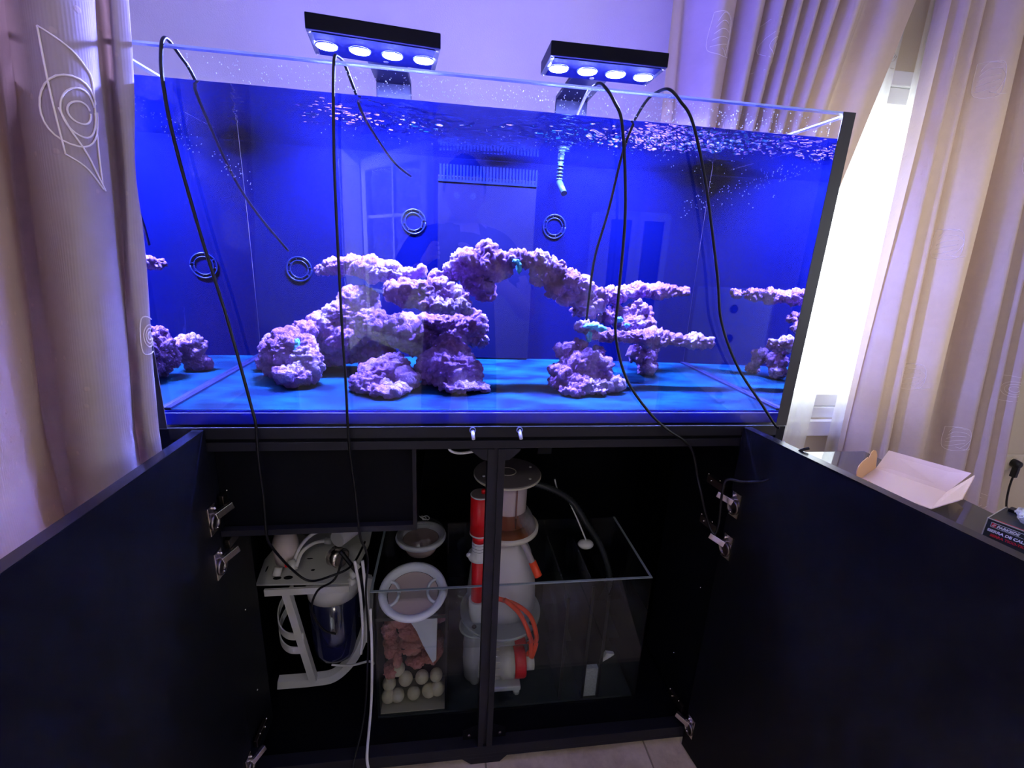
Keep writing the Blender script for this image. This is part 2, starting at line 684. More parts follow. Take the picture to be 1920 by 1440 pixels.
def leaf_pt(a, n, z):
    return (hx + a * math.cos(ang) + n * math.sin(ang), hy + a * math.sin(ang) - n * math.cos(ang), z)


mb = MB()
mb.m = Matrix.Translation((hx, hy, 0)) @ Matrix.Rotation(ang, 4, 'Z')
z0, z1 = LZ0 + .02, LZ1 - .02
mb.box(0, .08, -.02, .03, z0, z1).box(LW - .08, LW, -.02, .03, z0, z1).box(.08, LW - .08, -.02, .03, z0, z0 + .085).box(.08, LW - .08, -.02, .03, z1 - .085, z1)
s = mb.build('sash', PVC, w3, bevel=.005)
mb = MB()
mb.m = Matrix.Translation((hx, hy, 0)) @ Matrix.Rotation(ang, 4, 'Z')
mb.box(.08, LW - .08, .0, .006, z0 + .085, z1 - .085)
mb.build('pane', WINGL, s)
mb = MB()
mb.m = Matrix.Translation((hx, hy, 0)) @ Matrix.Rotation(ang, 4, 'Z')
zm = (z0 + z1) / 2
mb.box(LW / 2 - .012, LW / 2 + .012, -.008, .014, z0 + .085, z1 - .085)
for q in (z0 + .42, z1 - .42):
    mb.box(.08, LW - .08, -.008, .014, q - .012, q + .012)
mb.build('glazing_bar', PVC, s)

# ------------------------------------------------------------------ curtains


def curtain(name, F, nu, nv, m, label, width, thick=0, cat='curtain'):
    """F(u,v): u along the width, v from the top (0) to the hem (1)"""
    mb = MB()
    vs = [F(i / nu, j / nv) for j in range(nv + 1) for i in range(nu + 1)]
    fs, uvs = [], []
    # arc length along the middle row gives UV in metres
    mid = [Vector(F(i / nu, .5)) for i in range(nu + 1)]
    s = [0]
    for a, b in zip(mid, mid[1:]):
        s.append(s[-1] + (b - a).length)
    H = (Vector(F(.5, 0)) - Vector(F(.5, 1))).length
    for j in range(nv):
        for i in range(nu):
            a = j * (nu + 1) + i
            fs.append((a, a + 1, a + nu + 2, a + nu + 1))
            v0, v1 = H * j / nv, H * (j + 1) / nv
            uvs.append([(s[i], v0), (s[i + 1], v0), (s[i + 1], v1), (s[i], v1)])
    mb.add(vs, fs, True, uvs)
    o = mb.build(name, m)
    if label:
        tag(o, label, cat)
    return o, s, H


def strokes(kind, rnd):
    """pencil like line drawings woven in the cloth, in a unit box"""
    out = []
    if kind == 0:      # open frame with a round spiral and a tail
        out.append([(-.53, 1.03), (-.42, .2), (-.30, -.60)])
        out.append([(-.30, -.60), (.2, -.78), (.70, -1.03)])
        out.append([(-.53, 1.03), (0, .85), (.35, .65), (.55, .45), (.60, -.2), (.68, -.95)])
        for rx, ry, dx in ((.68, .47, 0), (.42, .33, .15), (.27, .15, .12)):
            out.append([(dx + rx * math.cos(a), ry * math.sin(a)) for a in [k * 2 * PI / 28 + .4 for k in range(28)]])
        out.append([(-.3, .02), (-.1, -.3), (.3, -.65), (.78, -1.05)])
    elif kind == 1:    # square with leaning strokes
        out.append([(-.5, .5), (.5, .48), (.5, -.5), (-.48, -.5), (-.5, .5)])
        for k in range(5):
            a = -.42 + .17 * k
            out.append([(-.42 + .03 * k, a), (-.05, a + .06 + .05 * k), (.42, a + .22)])
        out.append([(.1, -.42), (.5, -.5), (.85, -.46)])
        out.append([(.4, .3), (.62, .1), (.5, -.2), (.3, -.45)])
    else:              # half open square with a whirl
        out.append([(.45, .5), (-.45, .55), (-.5, -.5), (.5, -.52)])
        for r in (.44, .3, .16):
            out.append([(.05 + r * math.cos(a), r * .8 * math.sin(a)) for a in [k * 2 * PI / 20 + 1 for k in range(17)]])
    return out


def motif(parent, F, s, H, width_s, u0, v0, size, kind, off, m=None, r=.0009, rotdeg=0, sx=1):
    """embroidered motif laid on the curtain surface; off = side of the cloth it is raised on"""
    mb = MB()
    ca, sa = math.cos(R(rotdeg)), math.sin(R(rotdeg))
    for st in strokes(kind, None):
        pts = [Vector((x, y, 0)) for x, y in st]
        pts = spline(pts, 6) if len(pts) < 12 and kind != 0 else (spline(pts, 5) if len(pts) < 12 else pts)
        P = []
        for p in pts:
            x, y = (p.x * ca - p.y * sa) * size * sx, (p.x * sa + p.y * ca) * size
            u = min(.999, max(.001, u0 + x / width_s))
            v = v0 - y / H
            a = Vector(F(u, v))
            du = Vector(F(min(1, u + .002), v)) - Vector(F(max(0, u - .002), v))
            dv = Vector(F(u, v + .01)) - a
            n = du.cross(dv).normalized() * off
            P.append(a + n * .0012)
        mb.tube(P, r, 5)
    mb.build('embroidery', m or THREAD, parent)


def interp(pts, u):
    n = len(pts) - 1
    t = min(max(u, 0), 1) * n
    i = min(int(t), n - 1)
    t -= i
    p0, p1, p2, p3 = [Vector(pts[k]) for k in (max(i - 1, 0), i, i + 1, min(i + 2, n))]
    return .5 * ((2 * p1) + (-p0 + p2) * t + (2 * p0 - 5 * p1 + 4 * p2 - p3) * t * t + (-p0 + 3 * p1 - 3 * p2 + p3) * t ** 3)


# near curtain at the left wall: plan section at z=.60 and z=.02, drawn from its free edge to the wall side
TOPS = [(.066, -.022), (.076, -.036), (.064, -.050), (.044, -.030), (.040, -.040), (.056, -.066), (.061, -.090), (.056, -.112), (.038, -.124), (.010, -.118), (-.022, -.095), (-.050, -.062),
        (-.074, -.052), (-.060, -.085), (-.026, -.150), (.006, -.205), (.022, -.262), (.012, -.330), (-.03, -.38), (-.06, -.43), (-.02, -.50), (-.01, -.56), (-.05, -.64)]
BOTS = [(.014, -.024), (.023, -.038), (.012, -.050), (-.012, -.030), (-.010, -.040), (.004, -.066), (.012, -.090), (.008, -.112), (-.008, -.126), (-.036, -.122), (-.068, -.100), (-.098, -.066),
        (-.128, -.052), (-.105, -.085), (-.074, -.150), (-.042, -.205), (-.020, -.262), (-.030, -.330), (-.06, -.38), (-.09, -.43), (-.06, -.50), (-.05, -.56), (-.08, -.64)]
TOPS3 = [(a, b, 0) for a, b in TOPS]
BOTS3 = [(a, b, 0) for a, b in BOTS]


def FL(u, v):
    z = 1.45 - v * (1.45 + .86)
    a, b = interp(TOPS3, u), interp(BOTS3, u)
    t = (0.60 - z) / .58
    t = min(t, 1.0 + (t - 1.0) * .25) if t > 1 else max(t, -.6)
    p = a.lerp(b, t)
    w = .0016 * math.sin(z * 9 + u * 30) + .001 * math.sin(z * 23 + u * 51)
    p.x += w + (.010 * math.exp(-((z - .42) / .05) ** 2) * (1 if u < .06 else 0) * (-(1 - u / .06)))
    return (p.x, p.y, z)


cl, sl, HL = curtain('curtain', FL, 230, 90, CURT, 'beige curtain with large spiral embroidery hanging beside the tank, nearest the camera', 1)
motif(cl, FL, sl, HL, sl[-1], .333, (1.45 - .462) / 2.31, .083, 0, 1, r=.0012, sx=-1.0)
motif(cl, FL, sl, HL, sl[-1], .055, (1.45 - .17) / 2.31, .05, 2, 1, sx=-.8)


def sheetF(tl, tr, bl, br, z0, z1, y, nf, amp, ph=0, warp=.5, sharp=0, seed=0, ampb=None):
    """cloth between a top line (x at z0) and a bottom line (x at z1) with nf folds"""
    def F(u, v):
        z = z0 + (z1 - z0) * v
        xa, xb = tl + (bl - tl) * v, tr + (br - tr) * v
        f = 2 * PI * nf * (u + warp * .12 * math.sin(2 * PI * u * 1.3 + seed) + .02 * math.sin(3 * v + seed)) + ph
        am = amp * (.75 + .5 * noise.noise(Vector((u * nf * .9, v * 1.4, seed))))
        if ampb is not None:
            am *= (1 - v) + ampb / amp * v
        w = math.sin(f) + .28 * math.sin(2 * f + .7 + seed)
        x = xa + (xb - xa) * u + .35 * am * math.cos(f)
        return (x, y + am * w, z)
    return F


# window curtain pulled over behind the tank
FW = sheetF(1.155, 2.10, 1.19, 1.60, 1.42, -.45, .785, 9.5, .045, 1.2, .6, seed=2.1)


def FW2(u, v):
    x, y, z = FW(u, v)
    return (x, min(max(y, .690), .875), z)


cw, sw, HW = curtain('curtain', FW2, 320, 70, CURTB, 'beige window curtain swept aside behind the right end of the tank', 1)


def uv_for(F, x, z, z0, z1):
    v = (z - z0) / (z1 - z0)
    best = min(range(1, 400), key=lambda k: abs(F(k / 400, v)[0] - x))
    return best / 400, v


for x, z, k in ((1.325, 1.00, 1), (1.525, .985, 2)):
    u, v = uv_for(FW2, x, z, 1.42, -.45)
    motif(cw, FW2, sw, HW, sw[-1], u, v, .10 if k == 1 else .12, k, -1)
# right window curtain
FR0 = sheetF(2.08, 2.62, 2.20, 3.05, 1.42, -.86, .79, 5.2, .055, 2.0, .7, seed=5.3, ampb=.045)


def FR(u, v):
    x, y, z = FR0(u, v)
    return (x, min(y, .875), z)


cr, sr, HR = curtain('curtain', FR, 280, 80, CURTB, 'beige curtain with square embroidery hanging in front of the socket side of the window', 1)
for x, z, k in ((2.33, .97, 1), (2.36, .43, 1), (2.385, -.09, 1), (2.89, -.14, 2), (2.70, -.37, 1), (2.95, -.70, 2), (2.62, .73, 2)):
    u, v = uv_for(FR, x, z, 1.42, -.86)
    motif(cr, FR, sr, HR, sr[-1], u, v, .095, k, -1)
# sheers
FS1 = sheetF(1.86, 2.09, 1.60, 2.08, 1.42, -.80, .895, 5, .008, 0, .5, seed=1)
s1, ss1, HS1 = curtain('sheer_curtain', FS1, 120, 30, SHEERM, 'white sheer voile panel between the tank and the narrow gap', 1)
u, v = uv_for(FS1, 2.05, 1.07, 1.42, -.80)
motif(s1, FS1, ss1, HS1, ss1[-1], .86, v, .09, 2, -1, THREADG)
FS2 = sheetF(2.155, 2.45, 2.19, 2.70, 1.42, -.80, .895, 6, .008, 0, .5, seed=3)
curtain('sheer_curtain', FS2, 120, 30, SHEERM, 'white sheer voile panel in front of the embroidered curtain by the socket', 1)
cl_ = thing('fill_ceiling_lamp', (0.6, -2.4, ZC - .06), 'round lit flush lamp added on the ceiling out of view as fill light', 'lamp')  # unseen lamp, added to brighten the room and the open cabinet
MB().lathe([(.20, ZC - .001), (.20, ZC - .02), (.19, ZC - .03)], 0.6, -2.4, 40, False).build('base_ring', PVC, cl_)
MB().lathe([(.188, ZC - .028), (.17, ZC - .045), (.10, ZC - .058), (.001, ZC - .06)], 0.6, -2.4, 40, False).build('diffuser', mat('fill_diffuser', (.8, .8, .8), .5, emit=((1.0, .92, .82), 34)), cl_)
rod = thing('curtain_rod', (2.1, .82, 1.44), 'white curtain rod above the window', 'curtain rod')
MB().cyl((1.0, .82, 1.45), (3.1, .82, 1.45), .012).build('rod', PVC, rod)
MB().box(1.0, 1.02, .82, .95, 1.44, 1.46).box(3.08, 3.1, .82, .95, 1.44, 1.46).build('bracket', PVC, rod)

# ------------------------------------------------------------------ aquarium
TW, TD, TH = 1.2, .63, .58
WZ = .543
tank = thing('aquarium', (.6, .315, 0), 'large blue-lit glass aquarium standing on the black cabinet', 'aquarium')
B(0, TW, 0, .010, 0, TH).build('front_pane', PANE, tank)
B(0, TW, TD - .010, TD, 0, TH).build('back_pane', PANE, tank)
B(0, .010, .0105, TD - .0105, 0, TH).build('side_pane', PANE, tank)
B(TW - .010, TW, .0105, TD - .0105, 0, TH).build('side_pane', PANE, tank)
B(.0105, TW - .0105, .0112, TD - .0105, .002, .0285).build('bottom_pane', SLABE, tank)
B(.0108, TW - .0108, .0125, TD - .011, .0286, .0296).build('floor_plate', FLOORP, tank)
B(.0108, TW - .0108, TD - .0150, TD - .0108, .0297, WZ + .002).build('back_film', FILM, tank)
# polished top edges and silicone seams
mb = B(0, TW, 0, .010, TH + .0002, TH + .003).box(0, TW, TD - .01, TD, TH + .0002, TH + .003)
mb.box(0, .01, .0105, TD - .0105, TH + .0002, TH + .003).box(TW - .01, TW, .0105, TD - .0105, TH + .0002, TH + .003)
mb.build('polished_edge', EDGEG, tank)
SIL = mat('black_silicone', (.002, .004, .03), .4)
mb = B(.0108, .020, .013, TD - .016, .0298, .0335).box(TW - .020, TW - .0108, .013, TD - .016, .0298, .0335)
mb.build('silicone_seam', SIL, tank)
mb = B(TW - .0235, TW + .0006, -.0012, -.0002, 0, TH + .003).box(-.0006, .0165, -.0012, -.0002, 0, TH + .003)
mb.build('corner_strip', EDGE, tank)
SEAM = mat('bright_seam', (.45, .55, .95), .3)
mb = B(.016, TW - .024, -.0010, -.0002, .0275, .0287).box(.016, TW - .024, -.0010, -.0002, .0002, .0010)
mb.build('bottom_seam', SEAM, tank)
# water: refracting sides, rippled mirror-like surface
mb = MB()
x0, x1, y0, y1, zb = .0106, TW - .0106, .0106, TD - .0152, .0299
mb.add([(x0, y0, zb), (x1, y0, zb), (x1, y0, WZ), (x0, y0, WZ), (x0, y1, zb), (x1, y1, zb), (x1, y1, WZ), (x0, y1, WZ)],
       [(0, 1, 2, 3), (0, 3, 7, 4), (1, 5, 6, 2)])
mb.mat_i = 1
NX, NY = 420, 210


def wave(x, y):
    g = math.exp(-(((x - .98) / .24) ** 2 + ((y - .16) / .16) ** 2)) + .55 * math.exp(-(((x - .36) / .20) ** 2 + ((y - .22) / .16) ** 2)) + .35 * math.exp(-(((x - .72) / .25) ** 2 + ((y - .22) / .12) ** 2))
    h = .0004 * noise.noise(Vector((x * 22, y * 34, 1))) + .0010 * noise.noise(Vector((x * 7, y * 11, 4)))
    h += g * (.0060 * noise.noise(Vector((x * 34, y * 60, 2))) + .0050 * noise.noise(Vector((x * 90, y * 150, 7))))
    e = min(1, min(x - x0, x1 - x, y - y0, y1 - y) / .01)
    return h * (.25 + .75 * max(0, e))


vs = [(x0 + (x1 - x0) * i / NX, y0 + (y1 - y0) * j / NY, WZ + wave(x0 + (x1 - x0) * i / NX, y0 + (y1 - y0) * j / NY)) for j in range(NY + 1) for i in range(NX + 1)]
mb.add(vs, [(j * (NX + 1) + i, j * (NX + 1) + i + 1, (j + 1) * (NX + 1) + i + 1, (j + 1) * (NX + 1) + i) for j in range(NY) for i in range(NX)], True)
mb.build('water', [WSIDE, WTOP], tank)
# overflow weir with comb
mb = B(.470, .722, TD - .034, TD - .0155, .032, .500)
mb.build('overflow_box', FILMD, tank, bevel=.002)
mb = MB()
for k in range(30):
    x = .474 + k * .0084
    mb.box(x, x + .0045, TD - .036, TD - .0332, .490, .526)
mb.box(.470, .722, TD - .0365, TD - .0332, .486, .491)
mb.build('overflow_comb', mat('comb_plastic', (.002, .008, .07), .3), tank)
# round bulkheads / rings on the back glass
for (x, z) in ((.12, .255), (.408, .386), (.778, .393)):
    mb = MB()
    for rr, rw in ((.030, .0022), (.0215, .0016)):
        pts = [(x + rr * math.cos(a), TD - .0165, z + rr * math.sin(a)) for a in [k * 2 * PI / 40 for k in range(41)]]
        mb.tube(pts, rw, 6)
    for k in range(8):
        a = k * PI / 4 + .2
        mb.tube([(x + .022 * math.cos(a), TD - .0165, z + .022 * math.sin(a)), (x + .029 * math.cos(a), TD - .0165, z + .029 * math.sin(a))], .001, 5)
    o = mb.build('suction_ring', CUP, tank)
# return nozzle
mb = MB()
mb.cyl((.777, TD - .05, .50), (.777, TD - .05, .545), .006)
mb.cyl((.777, TD - .05, .50), (.785, TD - .09, .470), .008)
for k in range(5):
    mb.cyl((.777, TD - .05, .505 + k * .008), (.777, TD - .05, .508 + k * .008), .0085)
mb.build('return_nozzle', mat('pale_nozzle', (.03, .06, .09), .3), tank)
# droplets clinging to the dry glass band
mb = MB()
random.seed(4)
for k in range(760):
    c = random.choice([(.33, .13), (.48, .10), (.86, .16), (.80, .12), (1.0, .12), (.62, .3)])
    x = min(1.165, max(.12, random.gauss(*c)))
    z = random.uniform(WZ + .002, TH - .003)
    r = random.uniform(.0004, .0011)
    mb.ball((x, .0103, z), r, 5, 3)
for k in range(420):
    t = random.random()
    x = random.choice([(.03 + .16 * t), (1.17 - .26 * t), random.uniform(.3, 1.1)])
    mb.ball((x, .0126, .525 - (.10 * t if x < .2 or x > .9 else .02 * random.random()) - random.random() * .03), random.uniform(.0004, .0009), 5, 3)
dr = mb.build('water_droplets', mat('droplets', (.8, .88, 1), .05), tank)
dr['kind'] = 'stuff'
# two clear pegs under the front edge
for x in (.546, .636):
    p = thing('door_bumper', (x, -.012, -.012), 'clear plastic peg at the tank foot, ' + ('the one over the red tube side' if x < .6 else 'the one over the skimmer side'), 'peg', 'clear pegs under the tank edge')
    mb = MB()
    mb.lathe([(.0062, 0), (.0062, .003), (.0045, .003), (.0045, 0)], 0, 0, 20, False, Matrix.Translation((x, -.001, -.006)) @ Matrix.Rotation(R(90), 4, 'X'))
    mb.build('collar', mat('clear_blue_plastic', (.35, .42, .95), .2, trans=.3), p)
    MB().cyl((x, -.003, -.007), (x + .001, -.020, -.017), .0036, 16, .0032).build('pin', mat('clear_pin', (.7, .72, .95), .2, trans=.2), p)

# ------------------------------------------------------------------ live rock


def blob_rock(name, blobs, m, label, group, parent=None, voxel=.0034, knob=.010, ks=46, seed=0, cat='rock', flatb=None):
    bm = bmesh.new()
    for (x, y, z, rx, ry, rz) in blobs:
        mt = Matrix.Translation((x, y, z)) @ Matrix.Diagonal((rx, ry, rz, 1))
        bmesh.ops.create_icosphere(bm, subdivisions=3, radius=1, matrix=mt)
    me = bpy.data.meshes.new(name)
    bm.to_mesh(me)
    bm.free()
    o = bpy.data.objects.new(name, me)
    C.objects.link(o)
    md = o.modifiers.new('r', 'REMESH')
    md.mode = 'VOXEL'
    md.voxel_size = voxel
    dg = bpy.context.evaluated_depsgraph_get()
    dg.update()
    me2 = bpy.data.meshes.new_from_object(o.evaluated_get(dg))
    o.modifiers.clear()
    o.data = me2
    nn = [v.normal.copy() for v in me2.vertices]
    sv = Vector((seed * 3.7, seed * 1.3, seed * 2.1))
    for v, n in zip(me2.vertices, nn):
        p = v.co
        q = p + sv
        q = q + .012 * noise.noise_vector(q * 22)
        D = noise.voronoi(q * ks)[0]
        D2 = noise.voronoi(q * ks * 2.4)[0]
        k1 = 1 - (D[0] / .8) ** 2
        c1 = min(1, (D[1] - D[0]) / .22)
        k2 = 1 - (D2[0] / .8) ** 2
        c2 = min(1, (D2[1] - D2[0]) / .25)
        h = knob * (.75 * k1 + .45 * c1 + .40 * k2 + .30 * c2 - 1.05) + knob * 1.1 * noise.noise(q * 15) + knob * .30 * noise.noise(q * 150)
        v.co = p + n * h
        if v.co.z < .0315 and flatb is None and parent is None:
            v.co.z = .0315 + (v.co.z - .0315) * .02
        if flatb is not None and v.co.z < flatb:
            v.co.z = flatb
    for pl in me2.polygons:
        pl.use_smooth = True
    me2.materials.clear()
    me2.materials.append(m)
    zs = min(v.co.z for v in me2.vertices)
    xs = sum(v.co.x for v in me2.vertices) / len(me2.vertices)
    ys = sum(v.co.y for v in me2.vertices) / len(me2.vertices)
    og = Vector((xs, ys, zs))
    me2.transform(Matrix.Translation(-og))
    o.location = og
    ORI[o.name] = og
    tag(o, label, cat, group)
    return o


G1 = 'coralline rocks of the aquascape'
RK = [
    ('knobbly purple rock on the tank floor at the foot of the rock ramp',
     [(0.161, 0.300, 0.112, 0.040, 0.040, 0.031), (0.132, 0.320, 0.081, 0.041, 0.041, 0.043), (0.198, 0.240, 0.076, 0.036, 0.036, 0.041), (0.182, 0.210, 0.058, 0.039, 0.039, 0.021), (0.161, 0.270, 0.090, 0.044, 0.044, 0.040), (0.178, 0.270, 0.107, 0.042, 0.042, 0.030), (0.137, 0.270, 0.058, 0.028, 0.028, 0.021), (0.087, 0.400, 0.046, 0.023, 0.023, 0.018), (0.098, 0.400, 0.081, 0.025, 0.025, 0.028), (0.141, 0.340, 0.120, 0.027, 0.027, 0.018), (0.186, 0.330, 0.137, 0.027, 0.027, 0.018)]),
    ('sloping rock ramp climbing from the outer floor rock toward the bright plateau',
     [(0.214, 0.360, 0.141, 0.030, 0.030, 0.025), (0.256, 0.380, 0.164, 0.040, 0.040, 0.038), (0.301, 0.400, 0.188, 0.036, 0.036, 0.036), (0.284, 0.400, 0.207, 0.038, 0.038, 0.018), (0.253, 0.380, 0.117, 0.053, 0.053, 0.040), (0.314, 0.380, 0.143, 0.048, 0.048, 0.048), (0.235, 0.420, 0.070, 0.065, 0.055, 0.028), (0.319, 0.420, 0.074, 0.049, 0.049, 0.034)]),
    ('flat purple ledge rock jutting out over the ramp, highest shelf of the first pile',
     [(0.194, 0.530, 0.260, 0.019, 0.022, 0.014), (0.212, 0.510, 0.264, 0.022, 0.022, 0.016), (0.230, 0.500, 0.269, 0.033, 0.033, 0.019), (0.279, 0.460, 0.276, 0.038, 0.038, 0.024), (0.326, 0.420, 0.269, 0.040, 0.040, 0.026), (0.371, 0.380, 0.268, 0.034, 0.034, 0.024), (0.409, 0.340, 0.263, 0.026, 0.026, 0.018), (0.437, 0.330, 0.273, 0.013, 0.022, 0.015)]),
    ('bright overexposed plateau rock in the middle of the first pile',
     [(0.390, 0.280, 0.228, 0.025, 0.025, 0.020), (0.419, 0.260, 0.228, 0.039, 0.039, 0.028), (0.469, 0.250, 0.232, 0.044, 0.044, 0.030), (0.511, 0.250, 0.220, 0.035, 0.035, 0.025), (0.538, 0.250, 0.204, 0.015, 0.022, 0.014), (0.475, 0.240, 0.209, 0.055, 0.055, 0.017), (0.417, 0.300, 0.242, 0.033, 0.033, 0.013)]),
    ('squat cone shaped rock at the front of the tank floor, lower and nearer the ramp',
     [(0.386, 0.220, 0.070, 0.037, 0.037, 0.030), (0.360, 0.200, 0.061, 0.046, 0.046, 0.030), (0.336, 0.170, 0.047, 0.039, 0.039, 0.022), (0.405, 0.180, 0.051, 0.028, 0.028, 0.025), (0.376, 0.140, 0.042, 0.048, 0.048, 0.013), (0.390, 0.240, 0.092, 0.018, 0.022, 0.013)]),
    ('broad purple rock under the plateau on the front of the tank floor',
     [(0.504, 0.260, 0.102, 0.038, 0.038, 0.030), (0.516, 0.220, 0.073, 0.054, 0.054, 0.037), (0.476, 0.220, 0.073, 0.043, 0.043, 0.037), (0.551, 0.220, 0.062, 0.029, 0.029, 0.031), (0.454, 0.200, 0.059, 0.022, 0.022, 0.025), (0.522, 0.180, 0.043, 0.052, 0.052, 0.015), (0.572, 0.170, 0.039, 0.012, 0.022, 0.009), (0.504, 0.280, 0.121, 0.021, 0.022, 0.012)]),
    ('shadowed purple rock column beneath the bright plateau',
     [(0.399, 0.380, 0.132, 0.053, 0.053, 0.040), (0.447, 0.400, 0.105, 0.061, 0.055, 0.042), (0.523, 0.360, 0.138, 0.041, 0.041, 0.035), (0.560, 0.360, 0.154, 0.030, 0.030, 0.035), (0.574, 0.360, 0.116, 0.022, 0.022, 0.017), (0.485, 0.380, 0.160, 0.055, 0.055, 0.023)]),
    ('tall knobbly rock leading up to the topmost peak of the arch',
     [(0.474, 0.300, 0.261, 0.017, 0.022, 0.017), (0.509, 0.300, 0.280, 0.024, 0.024, 0.021), (0.537, 0.300, 0.292, 0.033, 0.033, 0.027), (0.572, 0.300, 0.294, 0.033, 0.033, 0.027), (0.582, 0.300, 0.325, 0.018, 0.022, 0.014), (0.563, 0.320, 0.255, 0.034, 0.034, 0.024), (0.608, 0.300, 0.290, 0.031, 0.031, 0.029), (0.576, 0.330, 0.231, 0.021, 0.022, 0.016), (0.625, 0.300, 0.296, 0.019, 0.022, 0.019)]),
    ('long curved rock forming the descending side of the arch',
     [(0.641, 0.290, 0.308, 0.017, 0.022, 0.014), (0.665, 0.290, 0.307, 0.024, 0.024, 0.019), (0.695, 0.290, 0.303, 0.027, 0.027, 0.024), (0.702, 0.280, 0.274, 0.023, 0.023, 0.023), (0.727, 0.290, 0.284, 0.031, 0.031, 0.028), (0.736, 0.280, 0.249, 0.023, 0.023, 0.021), (0.765, 0.290, 0.262, 0.031, 0.031, 0.027), (0.765, 0.300, 0.230, 0.021, 0.022, 0.015), (0.801, 0.300, 0.248, 0.031, 0.031, 0.027), (0.838, 0.310, 0.227, 0.032, 0.032, 0.028), (0.804, 0.320, 0.201, 0.019, 0.022, 0.016), (0.817, 0.300, 0.213, 0.027, 0.027, 0.027)]),
    ('thin flat rock plate reaching sideways from the arch, the higher of the two arms',
     [(1.115, 0.500, 0.242, 0.016, 0.022, 0.012), (1.078, 0.480, 0.245, 0.024, 0.024, 0.015), (1.029, 0.460, 0.244, 0.029, 0.029, 0.017), (0.980, 0.440, 0.243, 0.031, 0.031, 0.018), (0.928, 0.400, 0.240, 0.031, 0.031, 0.017), (0.891, 0.360, 0.236, 0.026, 0.026, 0.019)]),
    ('rounded rock wedged between the thin plate and the lower arm',
     [(0.909, 0.360, 0.194, 0.030, 0.030, 0.020), (0.961, 0.380, 0.198, 0.029, 0.029, 0.020), (0.993, 0.400, 0.191, 0.017, 0.022, 0.014), (0.932, 0.340, 0.171, 0.040, 0.040, 0.022), (0.982, 0.370, 0.170, 0.029, 0.029, 0.017), (0.876, 0.330, 0.183, 0.024, 0.024, 0.019), (0.959, 0.380, 0.216, 0.011, 0.022, 0.009)]),
    ('long low rock arm pointing at the end glass, the lower of the two arms',
     [(0.796, 0.240, 0.170, 0.015, 0.022, 0.010), (0.819, 0.240, 0.158, 0.024, 0.024, 0.014), (0.859, 0.250, 0.149, 0.027, 0.027, 0.015), (0.897, 0.250, 0.147, 0.027, 0.027, 0.016), (0.938, 0.260, 0.147, 0.031, 0.031, 0.018), (0.972, 0.265, 0.145, 0.028, 0.028, 0.017), (1.003, 0.260, 0.143, 0.028, 0.028, 0.017), (1.036, 0.260, 0.140, 0.025, 0.025, 0.016), (1.068, 0.260, 0.139, 0.025, 0.025, 0.016), (1.099, 0.260, 0.138, 0.020, 0.022, 0.015)]),
    ('stepped pyramid rock on the tank floor holding up the lower arm',
     [(0.757, 0.220, 0.119, 0.020, 0.022, 0.015), (0.788, 0.230, 0.130, 0.017, 0.022, 0.010), (0.794, 0.210, 0.092, 0.047, 0.047, 0.026), (0.757, 0.190, 0.071, 0.039, 0.039, 0.022), (0.829, 0.200, 0.082, 0.031, 0.031, 0.025), (0.796, 0.180, 0.056, 0.056, 0.055, 0.020), (0.737, 0.180, 0.054, 0.022, 0.022, 0.020), (0.862, 0.180, 0.051, 0.024, 0.024, 0.017), (0.768, 0.150, 0.042, 0.035, 0.035, 0.013), (0.815, 0.150, 0.041, 0.030, 0.030, 0.011), (0.836, 0.240, 0.106, 0.015, 0.022, 0.020)]),
    ('narrow slanting rock leg behind the pyramid rock',
     [(0.967, 0.380, 0.090, 0.020, 0.022, 0.020), (1.009, 0.420, 0.075, 0.026, 0.026, 0.026), (1.011, 0.400, 0.050, 0.022, 0.022, 0.019), (1.038, 0.460, 0.080, 0.019, 0.022, 0.027), (1.045, 0.470, 0.044, 0.017, 0.022, 0.017), (0.998, 0.420, 0.105, 0.023, 0.023, 0.014)]),
]
for i, (lab, bl) in enumerate(RK):
    blob_rock('live_rock', bl, CORAL, lab, G1, seed=i + 1)
# turquoise putty where rocks are glued
for i, (lab, bl) in enumerate([
    ('turquoise putty lump gluing the lower arm to the rounded rock', [(.808, .205, .174, .020, .010, .007), (.830, .205, .170, .014, .010, .007), (.806, .205, .152, .007, .007, .013)]),
    ('turquoise putty smear on the crest of the arch', [(.650, .262, .290, .008, .008, .015), (.643, .264, .304, .010, .008, .006)]),
    ('turquoise putty strip between the outer floor rock and the ramp', [(.188, .238, .118, .006, .008, .012), (.186, .232, .106, .006, .008, .010)]),
    ('turquoise putty joint below the thin rock plate', [(.888, .265, .184, .010, .008, .008), (.905, .262, .172, .008, .007, .006)])]):
    blob_rock('epoxy_putty', bl, PUTTY, lab, None, voxel=.0022, knob=.003, ks=110, seed=30 + i, cat='putty')

# ------------------------------------------------------------------ aquarium lamps


